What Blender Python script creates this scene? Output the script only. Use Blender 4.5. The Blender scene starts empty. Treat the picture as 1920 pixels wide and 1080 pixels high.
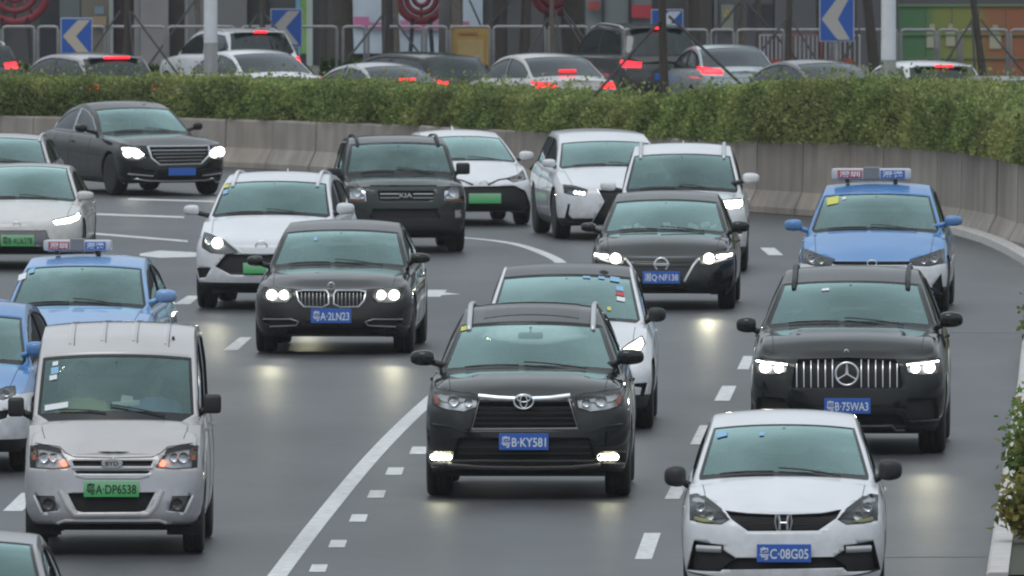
import bpy, bmesh, math, random
import numpy as np
from mathutils import Vector, Matrix
from mathutils.bvhtree import BVHTree

random.seed(7)
rng = np.random.default_rng(7)
S = bpy.context.scene
C = S.collection

# ------------------------------------------------------------ camera, sky, sun, exposure
F_PX, CAM_H, PITCH = 27000.0, 6.7, math.atan(923 / 27000.0)
cam_data = bpy.data.cameras.new('camera')
cam_data.sensor_width = 36.0
cam_data.lens = 36.0 * F_PX / 1920.0
cam_data.clip_start = 1.0
cam_data.clip_end = 3000.0
cam_data.dof.use_dof = True
cam_data.dof.focus_distance = 145.0
cam_data.dof.aperture_fstop = 14.0
cam = bpy.data.objects.new('camera', cam_data)
C.objects.link(cam)
cam.location = (0, 0, CAM_H)
cam.rotation_euler = (math.pi / 2 - PITCH, 0, 0)
S.camera = cam

world = bpy.data.worlds.new('World')
S.world = world
world.use_nodes = True
wn, wl = world.node_tree.nodes, world.node_tree.links
bg = wn['Background']
sky = wn.new('ShaderNodeTexSky')
sky.sky_type = 'NISHITA'
sky.sun_disc = False
sky.sun_elevation = math.radians(58)
sky.sun_rotation = math.radians(200)
sky.air_density = 1.0
sky.dust_density = 4.0
hs = wn.new('ShaderNodeHueSaturation')
hs.inputs['Saturation'].default_value = 0.10
wl.new(sky.outputs['Color'], hs.inputs['Color'])
# overcast cloud layer: an even pale deck, about twice as bright overhead as at the horizon
tc = wn.new('ShaderNodeTexCoord')
sx = wn.new('ShaderNodeSeparateXYZ')
wl.new(tc.outputs['Generated'], sx.inputs[0])
ramp = wn.new('ShaderNodeValToRGB')
ramp.color_ramp.elements[0].position = 0.0
ramp.color_ramp.elements[0].color = (0.20, 0.225, 0.24, 1)
ramp.color_ramp.elements[1].position = 1.0
ramp.color_ramp.elements[1].color = (1.34, 1.48, 1.60, 1)
_k = ramp.color_ramp.elements.new(0.12)
_k.color = (0.58, 0.65, 0.70, 1)
_k2 = ramp.color_ramp.elements.new(0.30)
_k2.color = (1.14, 1.27, 1.38, 1)
wl.new(sx.outputs['Z'], ramp.inputs[0])
nz = wn.new('ShaderNodeTexNoise')
nz.inputs['Scale'].default_value = 2.2
nz.inputs['Detail'].default_value = 4
wl.new(tc.outputs['Generated'], nz.inputs['Vector'])
mr = wn.new('ShaderNodeMapRange')
mr.inputs['From Min'].default_value = 0.3
mr.inputs['From Max'].default_value = 0.7
mr.inputs['To Min'].default_value = 0.68
mr.inputs['To Max'].default_value = 1.22
wl.new(nz.outputs['Fac'], mr.inputs['Value'])
cm = wn.new('ShaderNodeMix')
cm.data_type = 'RGBA'
cm.blend_type = 'MULTIPLY'
cm.inputs[0].default_value = 1.0
wl.new(ramp.outputs['Color'], cm.inputs[6])
wl.new(mr.outputs[0], cm.inputs[7])
sc_ = wn.new('ShaderNodeVectorMath')
sc_.operation = 'SCALE'
sc_.inputs['Scale'].default_value = 10.0
wl.new(cm.outputs[2], sc_.inputs[0])
mx = wn.new('ShaderNodeMix')
mx.data_type = 'RGBA'
mx.inputs[0].default_value = 0.80
wl.new(hs.outputs['Color'], mx.inputs[6])
wl.new(sc_.outputs[0], mx.inputs[7])
wl.new(mx.outputs[2], bg.inputs['Color'])
bg.inputs['Strength'].default_value = 0.10

sun_d = bpy.data.lights.new('sun', 'SUN')
sun_d.energy = 0.8
sun_d.angle = math.radians(25)
sun_d.color = (1.0, 0.98, 0.95)
sun = bpy.data.objects.new('sun', sun_d)
C.objects.link(sun)
sun.rotation_euler = (math.radians(32), 0, math.radians(-20))

S.view_settings.view_transform = 'Standard'
S.view_settings.look = 'None'
S.view_settings.exposure = -0.45
S.view_settings.gamma = 1.0
S.view_settings.use_curve_mapping = False
S.cycles.max_bounces = 8
S.cycles.transparent_max_bounces = 16
S.cycles.caustics_reflective = False
S.cycles.caustics_refractive = False
S.cycles.sample_clamp_indirect = 4.0
S.cycles.use_denoising = True
S.cycles.filter_width = 2.1

CP, SP = math.cos(PITCH), math.sin(PITCH)

def ray(px, py):
    """direction of the camera ray through a photo pixel (1920x1080)"""
    u, v = (px - 960) / F_PX, (540 - py) / F_PX
    return Vector((u, CP + v * SP, -SP + v * CP))

def ground(px, py, z=0.0):
    d = ray(px, py)
    k = (z - CAM_H) / d.z
    return Vector((d.x * k, d.y * k, z))

def at(px, py, Y):
    d = ray(px, py)
    k = Y / d.y
    return Vector((d.x * k, Y, CAM_H + d.z * k))

# ------------------------------------------------------------ materials
MATS = {}

def mat(name, color=(0.5, 0.5, 0.5), rough=0.5, metal=0.0, coat=0.0, emit=None, estr=0.0, noise=0.0, nscale=8.0,
        bump=0.0, bscale=60.0, spec=0.5, dirt=None, coat_rough=0.05):
    if name in MATS:
        return MATS[name]
    m = bpy.data.materials.new(name)
    m.use_nodes = True
    n, l = m.node_tree.nodes, m.node_tree.links
    b = n['Principled BSDF']
    b.inputs['Base Color'].default_value = (*color, 1)
    b.inputs['Roughness'].default_value = rough
    b.inputs['Metallic'].default_value = metal
    b.inputs['Coat Weight'].default_value = coat
    b.inputs['Coat Roughness'].default_value = coat_rough
    b.inputs['Coat IOR'].default_value = 1.5 if max(color) > .05 else 1.5
    b.inputs['Specular IOR Level'].default_value = spec
    if emit:
        b.inputs['Emission Color'].default_value = (*emit, 1)
        b.inputs['Emission Strength'].default_value = estr
    if noise > 0 or bump > 0:
        t = n.new('ShaderNodeTexCoord')
    if noise > 0:
        x = n.new('ShaderNodeTexNoise')
        x.inputs['Scale'].default_value = nscale
        x.inputs['Detail'].default_value = 5
        l.new(t.outputs['Object'], x.inputs['Vector'])
        r = n.new('ShaderNodeMapRange')
        r.inputs['From Min'].default_value = 0.3
        r.inputs['From Max'].default_value = 0.7
        r.inputs['To Min'].default_value = 1 - noise
        r.inputs['To Max'].default_value = 1 + noise
        l.new(x.outputs['Fac'], r.inputs['Value'])
        h = n.new('ShaderNodeMix')
        h.data_type = 'RGBA'
        h.blend_type = 'MULTIPLY'
        h.inputs[0].default_value = 1
        h.inputs[6].default_value = (*color, 1)
        l.new(r.outputs[0], h.inputs[7])
        l.new(h.outputs[2], b.inputs['Base Color'])
        rr = n.new('ShaderNodeMapRange')
        rr.inputs['From Min'].default_value = 0.3
        rr.inputs['From Max'].default_value = 0.7
        rr.inputs['To Min'].default_value = max(0.02, rough * 0.8)
        rr.inputs['To Max'].default_value = min(1, rough * 1.25)
        l.new(x.outputs['Fac'], rr.inputs['Value'])
        l.new(rr.outputs[0], b.inputs['Roughness'])
    if bump > 0:
        x2 = n.new('ShaderNodeTexNoise')
        x2.inputs['Scale'].default_value = bscale
        x2.inputs['Detail'].default_value = 4
        l.new(t.outputs['Object'], x2.inputs['Vector'])
        bp = n.new('ShaderNodeBump')
        bp.inputs['Strength'].default_value = bump
        bp.inputs['Distance'].default_value = 0.02
        l.new(x2.outputs['Fac'], bp.inputs['Height'])
        l.new(bp.outputs[0], b.inputs['Normal'])
    MATS[name] = m
    return m

def clear_mat(name, tint, rough=0.02, dark=0.0, refl=(0.85, 1.0, 0.95), gain=1.0):
    """thin pane: mirror-like fresnel reflection over tinted see-through, part of it a dark film"""
    m = bpy.data.materials.new(name)
    m.use_nodes = True
    n, l = m.node_tree.nodes, m.node_tree.links
    n.remove(n['Principled BSDF'])
    out = n['Material Output']
    tr = n.new('ShaderNodeBsdfTransparent')
    tr.inputs[0].default_value = (*tint, 1)
    df = n.new('ShaderNodeBsdfDiffuse')
    df.inputs[0].default_value = (0.030, 0.040, 0.038, 1)
    m1 = n.new('ShaderNodeMixShader')
    m1.inputs[0].default_value = dark
    l.new(tr.outputs[0], m1.inputs[1])
    l.new(df.outputs[0], m1.inputs[2])
    gl = n.new('ShaderNodeBsdfGlossy')
    gl.inputs['Color'].default_value = (*refl, 1)
    gl.inputs['Roughness'].default_value = rough
    fr = n.new('ShaderNodeFresnel')
    fr.inputs['IOR'].default_value = 1.55
    mu = n.new('ShaderNodeMath')
    mu.operation = 'MULTIPLY'
    mu.inputs[1].default_value = gain
    mu.use_clamp = True
    l.new(fr.outputs[0], mu.inputs[0])
    m2 = n.new('ShaderNodeMixShader')
    l.new(mu.outputs[0], m2.inputs[0])
    l.new(m1.outputs[0], m2.inputs[1])
    l.new(gl.outputs[0], m2.inputs[2])
    l.new(m2.outputs[0], out.inputs['Surface'])
    MATS[name] = m
    return m

glass = clear_mat('window_glass', (0.80, 0.90, 0.85), dark=0.18, gain=2.65, refl=(0.70, 1.0, 0.97))
glass_dark = clear_mat('tinted_glass', (0.16, 0.19, 0.18), dark=0.55, gain=1.2, refl=(0.85, 0.9, 0.95))
lens_m = clear_mat('lens_clear', (0.92, 0.94, 0.95), dark=0.0, refl=(1, 1, 1), gain=0.8)
rubber = mat('tyre_rubber', (0.018, 0.018, 0.018), 0.75, noise=0.25, nscale=20)
rim_m = mat('rim_alloy', (0.35, 0.36, 0.37), 0.35, metal=0.9)
chrome = mat('chrome', (0.82, 0.84, 0.86), 0.28, metal=1.0)
dark_chrome = mat('dark_chrome', (0.30, 0.31, 0.32), 0.3, metal=1.0)
gloss_black = mat('gloss_black_panel', (0.012, 0.014, 0.014), 0.06)
satin = mat('satin_silver', (0.55, 0.56, 0.57), 0.35, metal=0.6)
plastic = mat('black_plastic', (0.016, 0.016, 0.017), 0.45, noise=0.2, nscale=15)
dark_in = mat('dark_recess', (0.010, 0.010, 0.011), 0.7)
frit = mat('glass_border_black', (0.012, 0.013, 0.013), 0.25)
liner = mat('cabin_liner', (0.035, 0.035, 0.037), 0.9)
seat_m = mat('seat_fabric', (0.13, 0.125, 0.12), 0.85, noise=0.3, nscale=30)
housing = mat('lamp_housing', (0.52, 0.53, 0.55), 0.35, metal=0.35)
housing_dark = mat('lamp_housing_dark', (0.13, 0.135, 0.14), 0.3, metal=0.4)
amber = mat('amber_plastic', (0.55, 0.16, 0.05), 0.3)
housing_bright = mat('lamp_housing_bright', (0.72, 0.73, 0.75), 0.35, metal=0.15)
lamp_off_strip = mat('lamp_strip_unlit', (0.60, 0.62, 0.64), 0.4)
lamp_yellow = mat('lamp_yellow_reflector', (0.50, 0.48, 0.16), 0.4)
lamp_white = mat('lamp_lit_white', (1, 1, 1), 0.4, emit=(1.0, 0.985, 0.86), estr=16)
lamp_warm = mat('lamp_lit_warm', (1, 1, 1), 0.4, emit=(1.0, 0.96, 0.74), estr=18)
lamp_fog = mat('lamp_lit_fog', (1, 1, 1), 0.4, emit=(1.0, 0.97, 0.66), estr=22)
lamp_dim = mat('lamp_lit_soft', (1, 1, 1), 0.4, emit=(0.85, 0.92, 1.0), estr=5)
lamp_red = mat('lamp_lit_red', (0.6, 0.02, 0.03), 0.4, emit=(1.0, 0.02, 0.035), estr=3.2)
lamp_redspot = mat('lamp_lit_orange_red', (0.7, 0.1, 0.05), 0.4, emit=(1.0, 0.22, 0.13), estr=3.5)
red_plastic = mat('red_lens', (0.22, 0.01, 0.012), 0.2)
reflector = mat('lamp_reflector', (0.80, 0.82, 0.84), 0.22, metal=0.9)
plate_blue = mat('plate_blue', (0.035, 0.13, 0.50), 0.45)
plate_white_t = mat('plate_lettering_white', (0.75, 0.80, 0.85), 0.5)
plate_black_t = mat('plate_lettering_black', (0.02, 0.03, 0.02), 0.5)
paper = mat('white_paper', (0.75, 0.78, 0.80), 0.8)
yellow_sticker = mat('yellow_sticker', (0.62, 0.62, 0.12), 0.6)
blue_sticker = mat('blue_sticker', (0.25, 0.48, 0.70), 0.6)
red_sticker = mat('red_sticker', (0.5, 0.08, 0.08), 0.6)

def plate_green_mat():
    m = mat('plate_green', (0.12, 0.5, 0.2), 0.45)
    n, l = m.node_tree.nodes, m.node_tree.links
    t = n.new('ShaderNodeTexCoord')
    s = n.new('ShaderNodeSeparateXYZ')
    l.new(t.outputs['Generated'], s.inputs[0])
    r = n.new('ShaderNodeValToRGB')
    r.color_ramp.elements[0].position = 0.15
    r.color_ramp.elements[0].color = (0.07, 0.42, 0.13, 1)
    r.color_ramp.elements[1].position = 1.0
    r.color_ramp.elements[1].color = (0.33, 0.62, 0.38, 1)
    l.new(s.outputs['Z'], r.inputs[0])
    l.new(r.outputs[0], n['Principled BSDF'].inputs['Base Color'])
    return m
plate_green = plate_green_mat()

def paint(name, col, metal=0.0, rough=0.35, coat=1.0):
    # a clear-coated car paint with faint road film: roughness wanders a little over the panel
    m = mat('paint_' + name, col, rough, metal=metal, coat=coat, noise=0.05, nscale=2.5, coat_rough=0.035, spec=0.04)
    if m.get('film'): return m
    m['film'] = 1
    n, l = m.node_tree.nodes, m.node_tree.links
    b = n['Principled BSDF']
    # splashed road film: patchy spray marks, thicker low on the panels
    t = n.new('ShaderNodeTexCoord'); sp = n.new('ShaderNodeSeparateXYZ'); l.new(t.outputs['Object'], sp.inputs[0])
    x = n.new('ShaderNodeTexNoise'); x.inputs['Scale'].default_value = 7.0; x.inputs['Detail'].default_value = 8; x.inputs['Roughness'].default_value = .7
    l.new(t.outputs['Object'], x.inputs['Vector'])
    r1 = n.new('ShaderNodeMapRange'); r1.inputs['From Min'].default_value = .95; r1.inputs['From Max'].default_value = .15; r1.inputs['To Min'].default_value = .03; r1.inputs['To Max'].default_value = .42
    l.new(sp.outputs['Z'], r1.inputs['Value'])
    r2 = n.new('ShaderNodeMapRange'); r2.inputs['From Min'].default_value = .38; r2.inputs['From Max'].default_value = .68
    l.new(x.outputs['Fac'], r2.inputs['Value'])
    mu = n.new('ShaderNodeMath'); mu.operation = 'MULTIPLY'; l.new(r1.outputs[0], mu.inputs[0]); l.new(r2.outputs[0], mu.inputs[1])
    src = b.inputs['Base Color'].links[0].from_socket
    h = n.new('ShaderNodeMix'); h.data_type = 'RGBA'; l.new(mu.outputs[0], h.inputs[0]); l.new(src, h.inputs[6]); h.inputs[7].default_value = (.17, .16, .145, 1) if max(col) > .2 else (.028, .027, .025, 1)
    l.new(h.outputs[2], b.inputs['Base Color'])
    return m

# ------------------------------------------------------------ object helpers
def tag(o, label=None, cat=None, group=None, kind=None):
    if label: o['label'] = label
    if cat: o['category'] = cat
    if group: o['group'] = group
    if kind: o['kind'] = kind
    return o

def empty(name, loc, rz=0.0):
    o = bpy.data.objects.new(name, None)
    o.empty_display_size = 0.3
    C.objects.link(o)
    o.location = loc
    o.rotation_euler = (0, 0, rz)
    return o

def obj(name, data, mats, parent=None, smooth=None):
    if isinstance(data, bmesh.types.BMesh):
        me = bpy.data.meshes.new(name)
        if smooth:
            for f in data.faces: f.smooth = True
            for e in data.edges:
                if len(e.link_faces) == 2 and e.calc_face_angle(0) > smooth: e.smooth = False
        data.to_mesh(me)
        data.free()
        data = me
    if not isinstance(mats, (list, tuple)): mats = [mats]
    if not data.materials:
        for m in mats: data.materials.append(m)
    o = bpy.data.objects.new(name, data)
    C.objects.link(o)
    if parent: o.parent = parent
    return o

def interp(pts, convex=False):
    """shape-preserving cubic through (x, y) pairs"""
    xs = np.array([p[0] for p in pts], float); ys = np.array([p[1] for p in pts], float)
    h = np.diff(xs); d = np.diff(ys) / h
    m = np.zeros(len(xs))
    m[0], m[-1] = d[0], d[-1]
    for i in range(1, len(xs) - 1):
        if d[i - 1] * d[i] > 0:
            w1, w2 = 2 * h[i] + h[i - 1], h[i] + 2 * h[i - 1]
            m[i] = (w1 + w2) / (w1 / d[i - 1] + w2 / d[i])
    if convex: m[0] = d[0] + max(0.0, d[0] - m[1]) * 0.5
    def f(x):
        if x <= xs[0]: return float(ys[0])
        if x >= xs[-1]: return float(ys[-1])
        i = int(np.searchsorted(xs, x, 'right') - 1)
        t = (x - xs[i]) / h[i]
        return float(ys[i] * (2*t**3 - 3*t**2 + 1) + h[i] * m[i] * (t**3 - 2*t**2 + t) + ys[i+1] * (3*t**2 - 2*t**3) + h[i] * m[i+1] * (t**3 - t**2))
    return f

def add_box(bm, c, s, bev=0.0, rot=None):
    r = bmesh.ops.create_cube(bm, size=1.0)
    vs = r['verts']
    bmesh.ops.scale(bm, vec=s, verts=vs)
    if bev > 0:
        es = list({e for v in vs for e in v.link_edges})
        b = bmesh.ops.bevel(bm, geom=es, offset=bev, segments=2, affect='EDGES', profile=0.6)
        vs = list({v for f in b['faces'] for v in f.verts} | {v for v in vs if v.is_valid})
    if rot is not None: bmesh.ops.rotate(bm, cent=(0, 0, 0), matrix=rot, verts=vs)
    bmesh.ops.translate(bm, vec=c, verts=vs)
    return vs

def box_obj(name, c, s, m, parent=None, bev=0.0, rot=None):
    bm = bmesh.new()
    add_box(bm, c, s, bev, rot)
    return obj(name, bm, m, parent)

def add_tube(bm, pts, ra, rb=None, seg=8, cap=True, up=None):
    """sweep an ellipse (ra across, rb along up) along pts; ra may be a list (taper)"""
    pts = [Vector(p) for p in pts]
    n = len(pts)
    ras = ra if isinstance(ra, (list, tuple)) else [ra] * n
    rbs = ras if rb is None else (rb if isinstance(rb, (list, tuple)) else [rb] * n)
    rings = []
    for i, p in enumerate(pts):
        t = (pts[min(i + 1, n - 1)] - pts[max(i - 1, 0)])
        t = t.normalized() if t.length > 1e-9 else Vector((0, 0, 1))
        u = Vector(up) if up is not None else (Vector((0, 0, 1)) if abs(t.z) < 0.9 else Vector((0, 1, 0)))
        a = t.cross(u)
        a = a.normalized() if a.length > 1e-6 else Vector((1, 0, 0))
        b = a.cross(t).normalized()
        rings.append([bm.verts.new(p + a * (ras[i] * math.cos(2 * math.pi * k / seg)) + b * (rbs[i] * math.sin(2 * math.pi * k / seg))) for k in range(seg)])
    for r0, r1 in zip(rings, rings[1:]):
        for k in range(seg):
            bm.faces.new((r0[k], r0[(k + 1) % seg], r1[(k + 1) % seg], r1[k]))
    if cap:
        bm.faces.new(rings[0][::-1]); bm.faces.new(rings[-1])

def add_lathe(bm, prof, axis='x', seg=24, c=(0, 0, 0)):
    """prof: (along axis, radius)"""
    rings = []
    for a, r in prof:
        ring = []
        for k in range(seg):
            t = 2 * math.pi * k / seg
            p = {'x': (a, r * math.cos(t), r * math.sin(t)), 'y': (r * math.cos(t), a, r * math.sin(t)), 'z': (r * math.cos(t), r * math.sin(t), a)}[axis]
            ring.append(bm.verts.new(Vector(p) + Vector(c)))
        rings.append(ring)
    for r0, r1 in zip(rings, rings[1:]):
        for k in range(seg):
            bm.faces.new((r0[k], r0[(k + 1) % seg], r1[(k + 1) % seg], r1[k]))
    bm.faces.new(rings[0][::-1]); bm.faces.new(rings[-1])

def text_mesh(s, size=1.0, ext=0.002, bold=0.0, sx=1.0):
    """lettering as a mesh in the XZ plane, facing -Y, centred"""
    cu = bpy.data.curves.new('lettering', 'FONT')
    cu.body = s
    cu.size = size
    cu.extrude = ext
    cu.offset = bold
    cu.resolution_u = 3
    cu.align_x = 'CENTER'
    cu.align_y = 'CENTER'
    o = bpy.data.objects.new('lettering', cu)
    C.objects.link(o)
    dg = bpy.context.evaluated_depsgraph_get()
    me = bpy.data.meshes.new_from_object(o.evaluated_get(dg))
    bpy.data.objects.remove(o)
    bpy.data.curves.remove(cu)
    me.materials.clear()
    co = np.empty(len(me.vertices) * 3)
    me.vertices.foreach_get('co', co)
    co = co.reshape(-1, 3)
    if len(co):
        cx = (co[:, 0].min() + co[:, 0].max()) / 2; cy = (co[:, 1].min() + co[:, 1].max()) / 2
        out = np.stack([(co[:, 0] - cx) * sx, -co[:, 2], co[:, 1] - cy], 1)
        me.vertices.foreach_set('co', out.ravel())
    return me
# ------------------------------------------------------------ car builder
def smoothstep(x):
    x = max(0.0, min(1.0, x))
    return x * x * (3 - 2 * x)

def make_tyre():
    bm = bmesh.new()
    add_lathe(bm, [(-.5, .66), (-.5, .80), (-.49, .90), (-.44, .965), (-.36, .99), (-.12, 1.0), (-.10, .975), (-.08, 1.0), (.08, 1.0), (.10, .975), (.12, 1.0), (.36, .99), (.44, .965), (.49, .90), (.5, .80), (.5, .66)], 'x', 28)
    me = bpy.data.meshes.new('tyre')
    for f in bm.faces: f.smooth = True
    bm.to_mesh(me); bm.free()
    me.materials.append(rubber)
    return me

def make_rim2():
    bm = bmesh.new()
    add_lathe(bm, [(-.49, .60), (-.49, .68), (-.44, .68), (-.40, .60), (.40, .60), (.44, .68), (.49, .68), (.49, .60), (.20, .56), (-.20, .56)], 'x', 24)
    for k in range(5):
        a = 2 * math.pi * k / 5
        d = Vector((0, math.cos(a), math.sin(a)))
        for s in (-1, 1):
            add_tube(bm, [Vector((s * .38, 0, 0)) + d * .08, Vector((s * .44, 0, 0)) + d * .60], [.10, .07], [.05, .05], 6, True, (1, 0, 0))
    for s in (-1, 1):
        add_lathe(bm, [(s * .36, .02), (s * .36, .13), (s * .46, .12), (s * .47, .02)], 'x', 12)
    me = bpy.data.meshes.new('rim')
    bm.normal_update()
    bm.to_mesh(me); bm.free()
    me.materials.append(rim_m)
    return me

TYRE, RIM = make_tyre(), make_rim2()

def make_mirror_mesh():
    """door mirror housing, unit half-sizes, pointing outward along +x, glass on the +y side"""
    bm = bmesh.new()
    bmesh.ops.create_uvsphere(bm, u_segments=18, v_segments=12, radius=1)
    for v in bm.verts:
        x, y, z = v.co
        f = lambda a, p: math.copysign(abs(a) ** p, a)
        x, y, z = f(x, .62), f(y, .75), f(z, .62)
        if y > .35: y = .35 + (y - .35) * .12
        z *= 1 - .16 * max(0, x)
        y *= 1 - .25 * max(0, x)
        v.co = (x, y, z)
    for f in bm.faces: f.smooth = True
    me = bpy.data.meshes.new('mirror_housing')
    bm.to_mesh(me); bm.free()
    return me
MIRROR = make_mirror_mesh()

def boxy_mirror_mesh():
    bm = bmesh.new()
    add_box(bm, (0, 0, 0), (2, 1.6, 2), .38)
    for f in bm.faces: f.smooth = True
    me = bpy.data.meshes.new('mirror_housing')
    bm.to_mesh(me); bm.free()
    return me
MIRROR_BOX = boxy_mirror_mesh()

def seat_mesh():
    bm = bmesh.new()
    add_box(bm, (0, 0, .22), (.50, .52, .16), .05)
    add_box(bm, (0, .27, .52), (.48, .15, .60), .05, None)
    add_box(bm, (0, .32, .90), (.26, .10, .18), .04)
    me = bpy.data.meshes.new('seat')
    bm.to_mesh(me); bm.free()
    me.materials.append(seat_m)
    return me
SEAT = seat_mesh()

def in_poly(p, P):
    x, y = p
    c = False
    j = len(P) - 1
    for i in range(len(P)):
        if (P[i][1] > y) != (P[j][1] > y) and x < (P[j][0] - P[i][0]) * (y - P[i][1]) / (P[j][1] - P[i][1]) + P[i][0]:
            c = not c
        j = i
    return c

AX = {'y': (0, 2, 1), 'x': (1, 2, 0)}

def cut(bm, P, ax, sgn, zone=None):
    """split the skin along the outline P (projected along ax) and return the faces inside"""
    i, j, k = AX[ax]
    lo = (min(p[0] for p in P), min(p[1] for p in P)); hi = (max(p[0] for p in P), max(p[1] for p in P))
    faces = []
    for f in bm.faces:
        if f.normal[k] * sgn < 0.03: continue
        if k == 1 and f.verts[0].co[1] * sgn < 0: continue
        if k == 0 and f.verts[0].co[0] * sgn < 0: continue
        a = [v.co[i] for v in f.verts]; b = [v.co[j] for v in f.verts]
        if max(a) < lo[0] or min(a) > hi[0] or max(b) < lo[1] or min(b) > hi[1]: continue
        if zone is not None and f[bm.faces.layers.int['zone']] != zone: continue
        faces.append(f)
    geom = set(faces)
    for f in faces: geom.update(f.verts); geom.update(f.edges)
    n = len(P)
    for q in range(n):
        p0, p1 = P[q], P[(q + 1) % n]
        d = (p1[0] - p0[0], p1[1] - p0[1])
        L = math.hypot(*d)
        if L < 1e-6: continue
        co, no = Vector((0, 0, 0)), Vector((0, 0, 0))
        co[i], co[j] = p0; no[i], no[j] = d[1] / L, -d[0] / L
        # only faces near this edge
        elo = (min(p0[0], p1[0]) - .03, min(p0[1], p1[1]) - .03); ehi = (max(p0[0], p1[0]) + .03, max(p0[1], p1[1]) + .03)
        near = set()
        for g in geom:
            if isinstance(g, bmesh.types.BMFace):
                a = [v.co[i] for v in g.verts]; b = [v.co[j] for v in g.verts]
                if max(a) < elo[0] or min(a) > ehi[0] or max(b) < elo[1] or min(b) > ehi[1]: continue
                near.add(g); near.update(g.verts); near.update(g.edges)
        if not near: continue
        r = bmesh.ops.bisect_plane(bm, geom=list(near), dist=1e-5, plane_co=co, plane_no=no)
        geom = {g for g in geom if g.is_valid} | {g for g in r['geom'] if g.is_valid}
    out = []
    for g in geom:
        if g.is_valid and isinstance(g, bmesh.types.BMFace):
            c = g.calc_center_median()
            if in_poly((c[i], c[j]), P): out.append(g)
    for f in out: f.normal_update()
    return out

def extract(bm, faces, depth=0.0, walls=True, mi=0, keep=False):
    """lift faces off the skin into a mesh of their own, set back by depth along the normals"""
    nb = bmesh.new()
    fs = set(faces)
    vm, vo, vw = {}, {}, {}
    for f in faces:
        for v in f.verts:
            if v not in vm:
                nr = Vector((0, 0, 0))
                for g in v.link_faces:
                    if g in fs: nr += g.normal
                nr = nr.normalized() if nr.length > 0 else v.normal
                vm[v] = nb.verts.new(v.co - nr * depth)
    for f in faces:
        try:
            q = nb.faces.new([vm[v] for v in f.verts]); q.material_index = mi; q.smooth = True
        except ValueError: pass
    if walls and abs(depth) > 1e-6:
        for f in faces:
            for l in f.loops:
                e = l.edge
                if sum(1 for g in e.link_faces if g in fs) == 1:
                    a, b = l.vert, l.link_loop_next.vert
                    for v in (a, b):
                        if v not in vo: vo[v] = nb.verts.new(v.co); vw[v] = nb.verts.new(vm[v].co)
                    q = nb.faces.new((vo[a], vo[b], vw[b], vw[a])); q.material_index = 1 if depth > 0 else mi
    if not keep: bmesh.ops.delete(bm, geom=faces, context='FACES')
    return nb

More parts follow.
